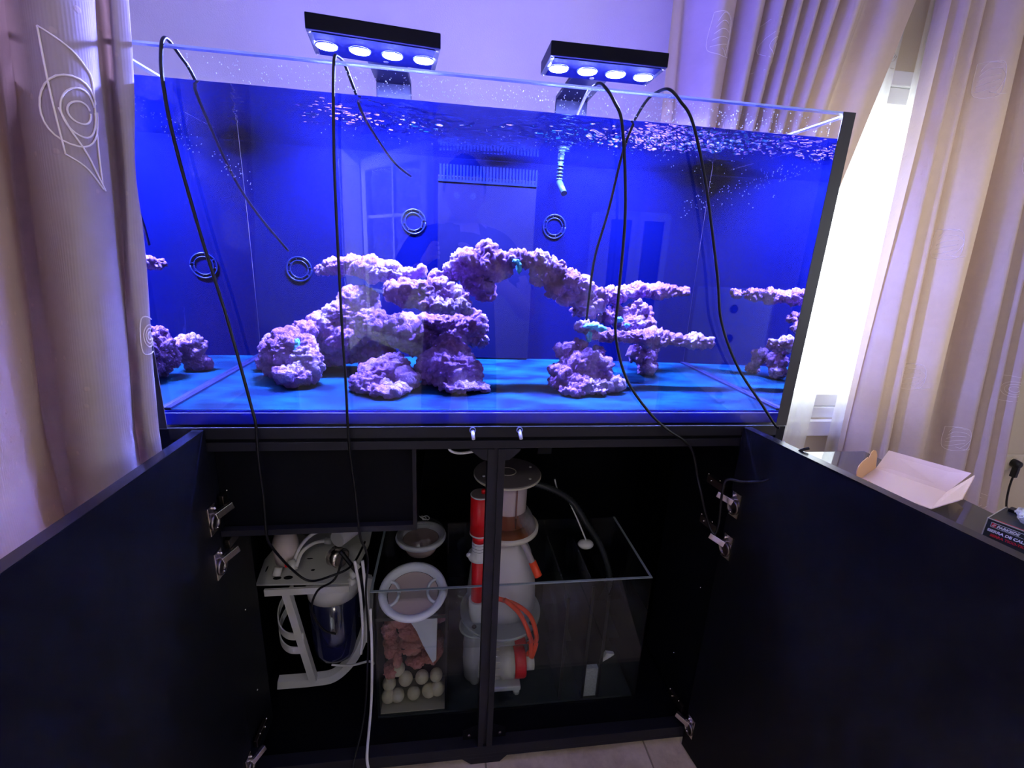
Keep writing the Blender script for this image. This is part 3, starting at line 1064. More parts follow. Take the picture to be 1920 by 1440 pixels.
def lamp(x0, x1, y0, y1, z, zt, yaw, brx, label, g='black aquarium lamps'):
    t = thing('aquarium_lamp', (brx, .65, .50), label, 'lamp', g)
    cx, cy = (x0 + x1) / 2, (y0 + y1) / 2
    M = Matrix.Translation((cx, cy, 0)) @ Matrix.Rotation(R(yaw), 4, 'Z')
    w, d = (x1 - x0) / 2, (y1 - y0) / 2
    mb = MB()
    mb.m = M
    mb.box(-w, w, -d, d, z, zt)
    mb.build('housing', mat('lamp_black', (.002, .002, .006), .4, spec=.12), t, bevel=.0025)
    mb = MB()
    mb.m = M
    mb.box(-w + .012, w - .012, -d + .008, d - .008, z - .0015, z - .0002)
    mb.build('underside', mat('lamp_underside', (.0012, .0018, .014), .9, spec=.02), t)
    for k in range(4):
        lx = -w + .033 + k * (2 * w - .066) / 3
        mb = MB()
        mb.m = M
        mb.lathe([(.0245, z - .0016), (.0245, z - .0035), (.0222, z - .004)], lx, .002, 28, False)
        rg = mb.build('lens_ring', mat('lens_ring_metal', (.01, .015, .08), .3, .3, spec=.2), t)
        mb = MB()
        mb.m = M
        mb.lathe([(.0222, z - .0022), (.0215, z - .0040), (.017, z - .0056), (.009, z - .0066), (.0005, z - .0070)], lx, .002, 28, True)
        mb.build('led_lens', mat('led_light', (.02, .02, .05), .2, emit=(LEDC, LED)), t)
    for sx in (-1, 1):
        for sy in (-1, 1):
            mb = MB()
            mb.m = M
            mb.lathe([(.003, z - .0017), (.003, z - .003), (.001, z - .0034)], sx * (w - .006), sy * (d - .008), 10, True)
            mb.build('screw', STEELD, t)
    # added upward light standing in for what the water throws back at the wall
    gl = bpy.data.lights.new('water_bounce_fill', 'AREA')
    gl.shape = 'RECTANGLE'
    gl.size, gl.size_y = .30, .16
    gl.energy = BOUNCE_FILL
    gl.color = (.10, .10, 1.0)
    go = bpy.data.objects.new('water_bounce_fill', gl)
    C.objects.link(go)
    go.parent = t
    go.location = Vector((cx, cy, WZ + .012)) - wloc(t)
    go.rotation_euler = (PI, 0, 0)
    # arm and bracket down behind the back glass
    mb = B(brx - .047, brx + .047, y1 - .03, .665, z + .002, z + .012)
    mb.build('arm', mat('lamp_black', (0, 0, 0)), t, bevel=.002)
    mb = B(brx - .047, brx + .047, .655, .665, .48, z + .002)
    mb.build('bracket', mat('lamp_black', (0, 0, 0)), t, bevel=.002)
    mb = B(brx - .03, brx + .03, .632, .655, .52, .54).box(brx - .03, brx + .03, .612, .655, .584, .592)
    mb.build('clamp', mat('lamp_black', (0, 0, 0)), t, bevel=.001)
    mb = MB()
    mb.lathe([(.006, z - .0016), (.006, z - .003)], brx, y1 - .02, 12, True)
    mb.build('mount_screw', STEELD, t)
    return t


lamp(.189, .470, .372, .512, .750, .781, 6.5, .345, 'black four-lens lamp glowing blue over the first rock pile')
lamp(.721, .999, .356, .480, .750, .780, -.3, .848, 'black four-lens lamp glowing blue nearest the window curtain')

# ------------------------------------------------------------------ cabinet
CH = -.002
cab = thing('cabinet', (.6, .315, -.86), 'black aquarium cabinet with both doors wide open', 'cabinet')
B(0, .018, 0, .63, -.86, CH).build('side_panel', BLACK, cab)
B(TW - .018, TW, 0, .63, -.86, CH).build('side_panel', BLACK, cab)
B(.0185, .075, 0, .12, -.82, -.046).build('stile', BLACK, cab, bevel=.001)
B(1.112, TW - .0185, 0, .26, -.82, -.046).build('stile', BLACK, cab, bevel=.001)
B(.0185, TW - .0185, .612, .63, -.86, CH).build('back_panel', DARKIN, cab)
B(.0185, TW - .0185, 0, .6115, -.0215, CH).build('top_panel', BLACK2, cab)
B(.0185, TW - .0185, .002, .035, -.0465, -.0295).build('top_rail', BLACK2, cab, bevel=.001)
B(.0185, TW - .0185, .006, .030, -.0292, -.022).build('rail_groove', DARKIN, cab)
B(.0185, TW - .0185, .03, .6115, -.85, -.836).build('bottom_panel', DARKIN, cab)
mb = B(.0185, TW - .0185, 0, .0295, -.845, -.8205)
mb.build('bottom_rail', BLACK2, cab, bevel=.001)
B(.0185, TW - .0185, .003, .0295, -.86, -.8465).build('plinth_rail', BLACK2, cab, bevel=.001)
mb = B(.577, .5895, 0, .03, -.82, -.047).box(.5975, .611, 0, .03, -.82, -.047).box(.5895, .5975, .006, .03, -.82, -.047)
mb.build('centre_post', BLACK2, cab)
mb = MB().prism([(.541, -.047), (.5768, -.047), (.5768, -.072), (.565, -.068)], .006, 'y', .001).prism([(.6112, -.047), (.641, -.047), (.640, -.052), (.620, -.070), (.6112, -.071)], .006, 'y', .001)
mb.build('gusset', BLACK2, cab)
for sx, x in ((-1, .5768), (1, .6112)):
    mb = MB().prism([(x, -.82), (x + sx * .035, -.82), (x + sx * .035, -.79), (x, -.775)][::sx], .004, 'y', .02)
    g = mb.build('corner_plate', DARKIN, cab)
    MB().lathe([(.004, 0), (.004, .003), (.002, .004)], 0, 0, 12, True, Matrix.Translation((x + sx * .02, .019, -.803)) @ Matrix.Rotation(R(90), 4, 'X')).build('bolt', STEELD, g)
mb = MB().prism([(.540, -.8605), (.650, -.8605), (.632, -.88), (.562, -.88)], .05, 'y', .004)
mb.build('centre_foot', BLACK2, cab)
for x in (.03, 1.13):
    MB().cyl((x + .02, .05, -.88), (x + .02, .05, -.8605), .02).build('foot', RUB, cab)
    MB().cyl((x + .02, .57, -.88), (x + .02, .57, -.8605), .02).build('foot', RUB, cab)
# boxed compartment for the electrics, top left of the opening
mb = B(.076, .4395, .004, .020, -.2225, -.2105).box(.4325, .4395, .004, .020, -.2105, -.047)
mb.build('compartment_frame', BLACK2, cab)
B(.076, .4325, .022, .034, -.210, -.047).build('compartment_panel', DARKIN, cab)
B(.076, .4395, .0345, .36, -.2225, -.212).build('compartment_floor', DARKIN, cab)
for x, z in ((.085, -.48), ):
    pass
SP = mat('tiny_stud', (.6, .6, .62), .2, 1)
for p in ((.0757, .055, -.435), (.0757, .06, -.66)):
    MB().ball(p, .0022, 8, 6).build('stud', SP, cab)
for p in ((1.1117, .05, -.44), (1.1117, .11, -.70)):
    MB().ball(p, .0022, 8, 6).build('stud', SP, cab)


def hinge(door, px, side, z, py=-.024):
    """concealed hinge: cup plate on the door face, arm and mounting plate toward the stile"""
    s = side            # +1: door at the low x side, hardware points to +x
    x = px
    mb = B(min(x, x + s * .004), max(x, x + s * .004), py - .012, py + .012, z - .028, z + .028)
    h = mb.build('hinge', STEEL, door, bevel=.0008)
    # everything else of the hinge goes into one mesh each by material
    mb = MB()
    mb.m = Matrix.Translation((x + s * .010, py + .008, z + .006)) @ Matrix.Rotation(R(58 * s), 4, 'Z') @ Matrix.Rotation(R(-14 * s), 4, 'Y')
    mb.box(-.006 if s > 0 else -.028, .028 if s > 0 else .006, -.004, .004, -.007, .007)
    a = mb.build('hinge_arm', STEEL, door, bevel=.001)
    mb = MB()
    mb.lathe([(.0001, 0), (.016, 0), (.016, .005), (.013, .005)], 0, 0, 20, False, Matrix.Translation((x + s * .0042, py + .002, z - .006)) @ Matrix.Rotation(R(90 * s), 4, 'Y'))
    mb.build('hinge_cup', STEELD, door)
    mb = MB()
    for dz in (-.020, .020):
        mb.ball((x + s * .006, py + .006, z + dz), .0028, 8, 6)
    mb.build('hinge_screw', STEEL, door)
    mb = B(min(x + s * .002, x + s * .010), max(x + s * .002, x + s * .010), .006, .060, z - .002 + .014, z + .030)
    mb.build('mounting_plate', STEELD, door, bevel=.001)
    mb = MB()
    for (yy, dz) in ((.02, .035), (.045, .022), (.055, .034)):
        mb.ball((x + s * .011, yy, z + dz), .002, 8, 6)
    mb.build('plate_screw', STEEL, door)


# left door: inner face at x=.077, opened about 90 degrees
dl = B(-.0195, 0, -.52, -.003, -.855, -.003).build('door', BLACK, cab, bevel=.0012)
dl.location = Vector((.077, 0, 0)) - wloc(cab)
M = Matrix.Rotation(R(-1.2), 4, 'Z')
dl.data.transform(Matrix.Translation(wloc(cab)))
dl.rotation_euler = (0, 0, R(-1.2))
ORI[dl.name] = Vector((0, 0, 0))
EDB = mat('door_edge_band', (.012, .012, .02), .22, spec=.8)
o = MB().box(-.0192, -.0002, -.519, -.004, -.0028, -.0022).build('edge_band', EDB, dl)
o.location = (0, 0, 0)
for z in (-.168, -.262, -.775):
    hinge(dl, .0003, 1, z)
# right door opened a little further
dr_ = B(0, .0195, -.57, -.003, -.875, -.003).build('door', BLACK, cab, bevel=.0012)
dr_.location = Vector((1.102, 0, 0)) - wloc(cab)
dr_.data.transform(Matrix.Translation(wloc(cab)))
dr_.rotation_euler = (0, 0, R(9.6))
ORI[dr_.name] = Vector((0, 0, 0))
MB().box(.0002, .0192, -.569, -.004, -.0028, -.0022).build('edge_band', EDB, dr_)
for z in (-.170, -.272, -.790):
    hinge(dr_, -.0003, -1, z)

# ------------------------------------------------------------------ sump
SX0, SX1, SY0, SY1, SZ0, SZ1 = .324, 1.012, .100, .377, -.8355, -.448
sump = thing('sump_tank', ((SX0 + SX1) / 2, .24, SZ0), 'glass sump tank inside the cabinet behind the centre post', 'sump tank')
B(SX0, SX1, SY0, SY0 + .006, SZ0, SZ1).build('front_pane', SUMPG, sump)
B(SX0, SX1, SY1 - .006, SY1, SZ0, SZ1).build('back_pane', SUMPG, sump)
B(SX0, SX0 + .006, SY0 + .0062, SY1 - .0062, SZ0, SZ1).build('side_pane', SUMPG, sump)
B(SX1 - .006, SX1, SY0 + .0062, SY1 - .0062, SZ0, SZ1).build('side_pane', SUMPG, sump)
B(SX0 + .0062, SX1 - .0062, SY0 + .0062, SY1 - .0062, SZ0, SZ0 + .006).build('bottom_pane', mat('sump_floor', (.03, .038, .04), .3, var=.5, scale=18), sump)
EG = mat('sump_edge', (.30, .36, .38), .2)
mb = B(SX0, SX1, SY0, SY0 + .006, SZ1 + .0002, SZ1 + .0022).box(SX0, SX0 + .006, SY0 + .0062, SY1, SZ1 + .0002, SZ1 + .0022).box(SX1 - .006, SX1, SY0 + .0062, SY1, SZ1 + .0002, SZ1 + .0022)
mb.build('polished_edge', EG, sump)
BAF = thin_glass('baffle_glass', (.55, .62, .64), 1.45, dirt=.25)
for x, z1 in ((.800, -.50), (.862, -.47), (.905, -.50)):
    b_ = B(x, x + .005, SY0 + .0065, SY1 - .0065, SZ0 + .007, z1).build('baffle', BAF, sump)
    mb = B(x - .001, x + .006, SY0 + .0063, SY0 + .0085, SZ0 + .007, z1)
    mb.build('silicone_bead', mat('black_bead', (.004, .005, .007), .5), b_)
SWZ = -.632
mb = MB()
vs = []
ax0, ax1, ay0, ay1 = .5065, SX1 - .0065, SY0 + .0066, SY1 - .0066
NXs, NYs = 60, 30
for j in range(NYs + 1):
    for i in range(NXs + 1):
        x, y = ax0 + (ax1 - ax0) * i / NXs, ay0 + (ay1 - ay0) * j / NYs
        vs.append((x, y, SWZ + .0006 * noise.noise(Vector((x * 20, y * 20, 0)))))
mb.add(vs, [(j * (NXs + 1) + i, j * (NXs + 1) + i + 1, (j + 1) * (NXs + 1) + i + 1, (j + 1) * (NXs + 1) + i) for j in range(NYs) for i in range(NXs)], True)
mb.build('water', SUMPW, sump)
# media chamber: black walled box for rock and balls
DK = mat('chamber_black', (.006, .008, .012), .35)
ch = B(.3305, .336, .108, .215, SZ0 + .0065, -.530).box(.4975, .503, .108, .215, SZ0 + .0065, -.530).box(.336, .4975, .208, .215, SZ0 + .0065, -.530).box(.3305, .503, .1066, .1078, -.536, -.528)
ch.build('media_chamber', DK, sump)
B(.336, .4975, .112, .2075, SZ0 + .0062, SZ0 + .009).build('chamber_floor', mat('pale_sand', (.5, .45, .33), .8), sump)
B(.3305, .503, .108, .2145, -.5275, -.5255).build('chamber_lid', thin_glass('lid_tint', (.25, .35, .55), 1.45), sump)
mb = MB()
mb.add([(.3365, .112, SWZ + .003), (.497, .112, SWZ + .003), (.497, .207, SWZ + .003), (.3365, .207, SWZ + .003)], [(0, 1, 2, 3)])
mb.build('chamber_water', SUMPW, sump)


def cx(px):
    return .326 + (px - 705) * .00139


def cz(py):
    return -.825 + (1345 - py) * .00162


BALLM = mat('ceramic_media', (.60, .53, .36), .8, bump=.3, scale=120, var=.12)
ball0 = None
rows = [[(718, 1325), (742, 1325), (771, 1323), (799, 1320), (827, 1317)], [(726, 1308), (756, 1301), (786, 1300), (812, 1298)], [(741, 1288)]]
bl_lab = {(718, 1325): 'cream ceramic ball in the bottom row, against the outer chamber wall', (742, 1325): 'cream ceramic ball in the bottom row, second from the reverse osmosis unit',
          (771, 1323): 'cream ceramic ball in the middle of the bottom row', (799, 1320): 'yellower ceramic ball in the bottom row, second from the pump side',
          (827, 1317): 'pale ceramic ball at the pump end of the bottom row', (726, 1308): 'cream ceramic ball sitting at the outer end of the upper row',
          (756, 1301): 'yellowish ceramic ball of the upper row under the pink rock, nearer the outer wall', (786, 1300): 'ceramic ball of the upper row partly under the pink rock, nearer the pump',
          (812, 1298): 'greyish ceramic ball at the pump end of the upper row', (741, 1288): 'half hidden greenish ceramic ball on top of the heap'}
for ri, row in enumerate(rows):
    for (px, py) in row:
        r = .0175
        x = min(max(cx(px), .336 + r + .0005), .4975 - r - .0005)
        z = max(cz(py), SZ0 + .009 + r)
        y = .112 + r + .001 + ri * .012
        if ball0 is None:
            ball0 = MB().ball((0, 0, 0), r, 20, 14).build('media_ball', BALLM, None, origin=(0, 0, 0))
            o = ball0
        else:
            o = ball0.copy()
            C.objects.link(o)
        o.location = (x, y, z)
        o.rotation_euler = (px, py, 0)
        o.scale = [random.uniform(.95, 1.06)] * 3
        tag(o, bl_lab[(px, py)], 'ball', 'ceramic media balls')
G2 = 'pink rock rubble in the sump'
PR = [('tall smooth pink rock against the outer wall of the media chamber', [(730, 1235, 16, 26), (727, 1205, 14, 14), (742, 1262, 10, 18)]),
      ('small pink rubble piece low by the chamber wall beside the balls', [(720, 1285, 15, 11)]),
      ('knobbly pink rock filling the middle of the media chamber', [(770, 1215, 30, 20), (765, 1245, 28, 18), (750, 1190, 20, 16), (790, 1230, 18, 12)]),
      ('long pink rock resting on the ceramic balls', [(775, 1275, 24, 12), (805, 1265, 22, 12), (822, 1250, 12, 16)]),
      ('dim pink rock at the back of the chamber by the bubbles', [(820, 1205, 11, 18)])]
for i, (lab, bs) in enumerate(PR):
    bl = []
    for (px, py, rx, rz) in bs:
        rxx = rx * .00139 * .82
        rzz = rz * .00162 * .82
        y = .150 if i in (0, 1) else (.160 if i != 4 else .19)
        bl.append((min(max(cx(px), .340 + rxx), .494 - rxx), y, max(cz(py), SZ0 + .02), rxx, .026 if i != 4 else .014, rzz))
    blob_rock('rock_rubble', bl, PINKR, lab, G2, voxel=.0035, knob=.0055, ks=70, seed=50 + i, flatb=SZ0 + .012)
# folded white filter bag
mb = MB().prism([(cx(762), cz(1168)), (cx(815), cz(1166)), (cx(814), cz(1196)), (cx(813), cz(1252)), (cx(806), cz(1258)), (cx(790), cz(1225)), (cx(778), cz(1195))], .006, 'y', .118)
tag(mb.build('filter_bag', mat('white_fleece', (.62, .64, .68), .7), None, bevel=.002), 'white folded filter fleece wedge among the pink rock', 'filter bag')
# filter socks


def sock(cx_, cy_, z, r, label, lid=False, tilt=0):
    t = thing('filter_sock', (cx_, cy_, z - .16), label, 'filter sock', 'white filter socks')
    t.rotation_euler = (R(tilt), 0, 0)
    mb = MB().lathe([(r - .020, z - .010), (r - .018, z), (r - .010, z + .006), (r - .002, z + .004), (r, z - .002), (r - .003, z - .008)], cx_, cy_, 44, False)
    mb.build('ring', mat('milky_white_ring', (.74, .78, .80), .35), t)
    mb = MB().lathe([(r - .021, z - .010), (r - .023, z - .030), (r - .030, z - .045), (.02, z - .05)], cx_, cy_, 32, True)
    mb.build('bag', mat('beige_felt', (.58, .46, .42), .9), t)
    mb = MB()
    for a0 in (R(200), R(-15)):
        pts = [(cx_ + (r - .022) * math.cos(a0) + .022 * math.cos(a), cy_ + (r - .022) * math.sin(a0) * .6 + .032 * math.sin(a) + .01, z - .006) for a in [k * 2 * PI / 20 for k in range(21)]]
        mb.tube(pts, .004, 8)
    if not lid:
        mb.build('handle_ring', mat('milky_white_ring', (0, 0, 0)), t)
        mb = MB().box(cx_ - .018, cx_ + .02, cy_ - .05, cy_ + .055, z - .035, z - .031)
        mb.m = Matrix.Identity(4)
        mb.build('label_card', mat('beige_felt', (0, 0, 0)), t)
    else:
        mb = MB().lathe([(r - .004, z + .006), (r - .008, z + .020), (r - .024, z + .032), (r * .4, z + .038), (.002, z + .040)], cx_, cy_, 40, False)
        mb.build('lid', thin_glass('clear_dome', (.80, .78, .78), 1.5, .12, dirt=.3), t)
        mb = MB()
        pts = [(cx_ + .012 * math.sin(k * .9) + k * .0012, cy_ + .02 + .01 * math.cos(k * 1.2), z + .043) for k in range(14)]
        mb.tube(spline(pts, 4), .0012, 5)
        mb.build('scribble', WHITEP, t)
    return t


sock(.421, .156, -.456, .0800, 'round white filter sock standing in front, open on top', tilt=14)
sock(.428, .325, -.452, .0700, 'round filter sock under a clear dome lid farther back', True)

# protein skimmer
sk = thing('protein_skimmer', (.660, .265, -.83), 'white skimmer with grey disc lid behind the centre post', 'skimmer')
SKX, SKY = .655, .262
MB().lathe([(.088, -.236), (.088, -.231)], SKX, SKY, 56).build('lid_rim', CREAM, sk)
MB().lathe([(.0865, -.2308), (.0865, -.2285)], SKX, SKY, 56).build('lid', GREYP, sk)
MB().tube([(SKX + .022 * math.cos(a), SKY + .022 * math.sin(a), -.2275) for a in [k * 2 * PI / 30 for k in range(31)]], .0012, 6).build('lid_handle', CREAM, sk)
for a in (20, 110, 200, 320):
    MB().lathe([(.0035, -.2283), (.0035, -.2262), (.001, -.2255)], SKX + .068 * math.cos(R(a)), SKY + .068 * math.sin(R(a)), 12).build('lid_screw', WHITEP, sk)
MB().lathe([(.050, -.2365), (.050, -.34), (.052, -.372)], SKX + .004, SKY, 40, False).build('cup', mat('cup_plastic', (.55, .47, .47), .25), sk)
MB().tube([(SKX + .02, SKY - .050, -.24), (SKX + .02, SKY - .052, -.365)], .002, 6).build('cup_seam', mat('brown_line', (.25, .12, .1), .6), sk)
MB().lathe([(.052, -.330), (.066, -.350), (.076, -.372), (.080, -.3815)], SKX + .004, SKY, 40, False).build('skim_stain', thin_glass('brown_liquid', (.55, .30, .18), 1.3, .3, dirt=.9), sk)
MB().lathe([(.060, -.380), (.088, -.382), (.088, -.392), (.070, -.400), (.048, -.404), (.048, -.418)], SKX + .002, SKY, 48).build('collar', CREAM, sk)
MB().lathe([(.046, -.418), (.060, -.436), (.078, -.475), (.090, -.530), (.096, -.590), (.098, -.640)], SKX, SKY + .012, 48).build('body', mat('milky_body', (.66, .64, .62), .3), sk)
MB().lathe([(.112, -.655), (.112, -.641)], SKX - .005, SKY - .02, 48).build('base_plate', WHITEP, sk)
for a in (-40, -140, 40, 140):
    MB().lathe([(.006, -.641), (.006, -.637)], SKX - .005 + .1 * math.cos(R(a)), SKY - .02 + .1 * math.sin(R(a)), 12).build('base_bolt', STEELD, sk)
MB().lathe([(.085, -.828), (.085, -.656)], SKX, SKY + .01, 40).build('reaction_chamber', mat('milky_body', (0, 0, 0)), sk)
mb = MB().tube(spline([(SKX + .038, SKY - .045, -.405), (SKX + .052, SKY - .06, -.425), (SKX + .070, SKY - .075, -.462)], 5), .0085, 12)
mb.build('drain_tube', mat('clear_tube', (.35, .31, .31), .2), sk)
MB().tube([(SKX + .066, SKY - .0725, -.452), (SKX + .080, SKY - .085, -.482), (SKX + .082, SKY - .087, -.486)], .0105, 12).build('drain_cap', ORANGE, sk)
# venturi hoses
mb = MB().tube(spline([(SKX - .01, SKY - .125, -.52), (SKX + .03, SKY - .125, -.565), (SKX + .060, SKY - .13, -.635), (SKX + .072, SKY - .110, -.722)], 8), .006, 10)
mb.tube(spline([(SKX - .03, SKY - .10, -.535), (SKX + .02, SKY - .115, -.545), (SKX + .062, SKY - .118, -.585), (SKX + .080, SKY - .125, -.65), (SKX + .074, SKY - .112, -.722)], 8), .006, 10)
mb.build('air_hose', ORANGE, sk)
# pump under the skimmer
pm = thing('skimmer_pump', (.69, .145, -.8), 'white and red pump lying at the front of the sump', 'pump')
PY, PZ = .166, -.752


def xl(prof):
    return Matrix.Translation((0, PY, PZ)) @ Matrix.Rotation(R(90), 4, 'Y')


mb = MB().lathe([(.030, .585), (.034, .60), (.036, .645), (.040, .648), (.040, .665), (.038, .682)], 0, 0, 32, True, xl(0))
mb.build('motor_body', CREAM, pm)
mb = MB()
for k in range(14):
    a = 2 * PI * k / 14
    mb.cyl((.60, PY + .0355 * math.cos(a), PZ + .0355 * math.sin(a)), (.643, PY + .0355 * math.cos(a), PZ + .0355 * math.sin(a)), .0022, 8)
mb.build('cooling_rib', CREAM, pm)
mb = MB().lathe([(.0385, .6825), (.0395, .69), (.0395, .708), (.037, .713)], 0, 0, 32, True, xl(0))
mb.build('volute', REDP, pm)
MB().lathe([(.022, .7132), (.022, .737)], 0, 0, 24, True, xl(0)).build('inlet', CREAM, pm)
MB().cyl((.72, PY, PZ + .022), (.724, PY - .006, PZ + .036), .006).build('hose_nipple', ORANGE, pm)
B(.600, .700, PY - .035, PY + .035, -.812, -.798).build('base_plate', WHITEP, pm, bevel=.003)
B(.63, .665, PY - .012, PY + .012, -.798, -.782).build('bracket', WHITEP, pm, bevel=.002)
for x in (.612, .690):
    for y in (PY - .025, PY + .025):
        MB().cyl((x, y, -.8285), (x, y, -.812), .009, 16).build('foot', WHITEP, pm)
# red overflow tube with scale
rt_ = thing('outlet_tube', (.584, .2, -.66), 'bright red tube with white scale collar in front of the skimmer', 'tube')
TX, TY = .583, .205
MB().lathe([(.026, -.262), (.026, -.259)], TX, TY, 32).build('cap_rim', WHITEP, rt_)
MB().lathe([(.0245, -.2588), (.0245, -.257)], TX, TY, 32).build('cap', GREYP, rt_)
MB().lathe([(.0055, -.2568), (.0055, -.248), (.004, -.2465)], TX + .006, TY, 16).build('knob', REDP, rt_)
MB().lathe([(.0255, -.262), (.0255, -.366)], TX, TY, 32).build('silencer', REDP, rt_)
MB().lathe([(.0262, -.3665), (.0262, -.370)], TX, TY, 32).build('band', WHITEP, rt_)
MB().lathe([(.0185, -.3705), (.0185, -.392)], TX, TY, 32).build('upper_tube', REDP, rt_)
MB().lathe([(.0192, -.3925), (.0192, -.424), (.028, -.428), (.028, -.442), (.020, -.448)], TX, TY, 32).build('scale_collar', WHITEP, rt_)
mb = MB()
for k in range(3):
    z = -.398 - k * .009
    mb.tube([(TX + .0193 * math.cos(a), TY + .0193 * math.sin(a), z) for a in [R(200 + j * 14) for j in range(11)]], .0005, 4)
mb.build('scale_mark', mat('black_ink', (.02, .02, .02), .5), rt_)
MB().ball((TX - .028, TY - .006, -.43), .006, 12, 8).build('collar_knob', WHITEP, rt_)
MB().lathe([(.0185, -.4485), (.0185, -.570)], TX, TY, 32).build('lower_tube', REDP, rt_)
MB().lathe([(.024, -.5705), (.024, -.61), (.018, -.640), (.018, -.658)], TX, TY, 32).build('socket_joint', WHITEP, rt_)
MB().lathe([(.045, -.664), (.045, -.6585), (.040, -.6583)], TX - .004, TY - .008, 36).build('foot_flange', WHITEP, rt_)
MB().lathe([(.030, -.7995), (.034, -.74), (.030, -.665)], TX - .004, TY - .02, 36).build('inlet_chamber', MILKY, rt_)
MB().lathe([(.012, -.829), (.012, -.7998)], TX - .004, TY - .02, 16).build('stand', WHITEP, rt_)
# corrugated hose and small things on the far side of the sump
pts = spline([(.735, .34, -.305), (.79, .33, -.318), (.855, .33, -.36), (.905, .32, -.43), (.955, .31, -.51), (.985, .30, -.60), (.978, .295, -.665), (.965, .29, -.70)], 14)
mb = MB()
n = len(pts)
mb.tube(pts, .0085, 12, rs=[.0085 + (.0016 if k % 2 else 0) for k in range(n)])
tag(mb.build('corrugated_hose', mat('grey_black_hose', (.025, .03, .035), .35)), 'dark corrugated hose curving down into the sump', 'hose')
fl = thing('float_switch', (.895, .30, -.50), 'white oval float on a thin wire above the sump baffles', 'float')
MB().ball((.893, .28, -.470), .02, 20, 12, (1.15, .9, .62)).build('float', WHITEP, fl)
MB().tube(spline([(.893, .28, -.457), (.868, .33, -.40), (.845, .36, -.36), (.822, .36, -.345), (.806, .35, -.30)], 6), .0022, 8).build('wire', WTUBE, fl)
mb = MB()
for k in range(6):
    mb.box(.868, .9035, .1105, .1135, -.829 + k * .018, -.829 + k * .018 + .013)
tag(B(.8685, .9035, .112, .125, -.829, -.735).build('filter_sponge', mat('pale_sponge', (.42, .44, .43), .9, bump=1.0, scale=160, var=.35)), 'pale porous sponge strip standing between the sump baffles', 'sponge')
mb = MB().prism([(.918, -.752), (.934, -.718), (.957, -.724), (.948, -.732)], .01, 'y', .14)
tag(mb.build('plastic_clip', WHITEP), 'small white triangular plastic clip past the sump baffles', 'clip')
B(.80, .85, .585, .611, -.33, -.24).build('junction_box', mat('dim_box', (.03, .035, .05), .3), cab, bevel=.003)

# ------------------------------------------------------------------ reverse osmosis unit
ro = thing('water_filter_unit', (.17, .27, -.836), 'white metal framed water filter unit with dark canister', 'filter unit')
mb = MB()
# tilted carrying plate with a folded front edge
PT = [(.042, -.474), (.036, -.425), (.075, -.345), (.29, -.345), (.29, -.40), (.262, -.480)]
mb.add([(x, .165 + (z + .49) * 1.55, -.485 + (z + .49) * .28) for x, z in PT] + [(x, .165 + (z + .49) * 1.55, -.489 + (z + .49) * .28) for x, z in PT],
       [(0, 1, 2, 3, 4, 5)[::-1], (6, 7, 8, 9, 10, 11)] + [(i, (i + 1) % 6, 6 + (i + 1) % 6, 6 + i) for i in range(6)])
mb.box(.066, .262, .172, .178, -.502, -.484)
mb.build('bracket_plate', POWDER, ro)
mb = MB()
for (x, y, rx, ry) in ((.086, .205, .010, .005), (.112, .205, .011, .006), (.148, .262, .008, .002), (.165, .225, .005, .003), (.052, .235, .002, .010)):
    z = -.485 + ((y - .165) / 1.55) * .28 + .0008
    mb.add([(x + rx * math.cos(k * PI / 8), y + ry * math.sin(k * PI / 8), z + ry * math.sin(k * PI / 8) * .18) for k in range(16)], [list(range(16))])
mb.build('slot_hole', mat('hole_black', (.003, .003, .004), .9), ro)
mb = MB()
mb.add([], [])
bar = [(.112, .185, -.502), (.148, .21, -.806)]
mb.tube(bar, .0125, 4, False)
mb.build('upright', POWDER, ro)
mb = MB().tube(spline([(.056, .215, -.813), (.15, .215, -.812), (.205, .215, -.800), (.255, .22, -.745), (.285, .225, -.665), (.300, .225, -.56), (.302, .225, -.50)], 6), .0165, 4, False, flat=.45)
mb.build('foot_hoop', POWDER, ro)
def ribbon(mb, pts, hgt, th=.0015):
    pts = spline(pts, 8)
    n = len(pts)
    vs = []
    for i, p in enumerate(pts):
        t = (pts[min(i + 1, n - 1)] - pts[max(i - 1, 0)]).normalized()
        nn = Vector((t.y, -t.x, 0)).normalized() * th
        for sgn, dz in ((1, -hgt), (1, hgt), (-1, hgt), (-1, -hgt)):
            vs.append(tuple(p + nn * sgn + Vector((0, 0, dz))))
    mb.add(vs, [(i * 4 + k, i * 4 + (k + 1) % 4, i * 4 + 4 + (k + 1) % 4, i * 4 + 4 + k) for i in range(n - 1) for k in range(4)])
    return mb


for dz in (0, -.044):
    ribbon(MB(), [(.140, .192, -.645 + dz), (.10, .195, -.643 + dz), (.074, .215, -.628 + dz), (.068, .25, -.60 + dz), (.09, .29, -.57 + dz)], .0105).build('clip_band', POWDER, ro)
MB().lathe([(.046, -.762), (.058, -.752), (.062, -.735), (.064, -.565)], .203, .262, 40).build('canister', NAVY, ro)
MB().lathe([(.066, -.5645), (.068, -.535), (.062, -.503)], .203, .262, 40).build('canister_cap', WHITEP, ro)
mb = MB().lathe([(.026, -.448), (.030, -.42), (.030, -.395), (.024, -.372), (.010, -.362)], .102, .235, 28)
mb.build('membrane_cap', mat('pinkish_white_plastic', (.66, .57, .54), .35), ro)
MB().cyl((.092, .205, -.445), (.088, .196, -.462), .010).build('cap_spout', WHITEP, ro)
MB().cyl((.122, .208, -.428), (.129, .198, -.45), .009).build('cap_spout', WHITEP, ro)
B(.107, .116, .203, .2045, -.446, -.436).build('red_tag', REDP, ro)
MB().cyl((.12, .30, -.40), (.20, .40, -.36), .028, 24).build('membrane_housing', mat('black_housing', (.01, .01, .014), .3), ro)
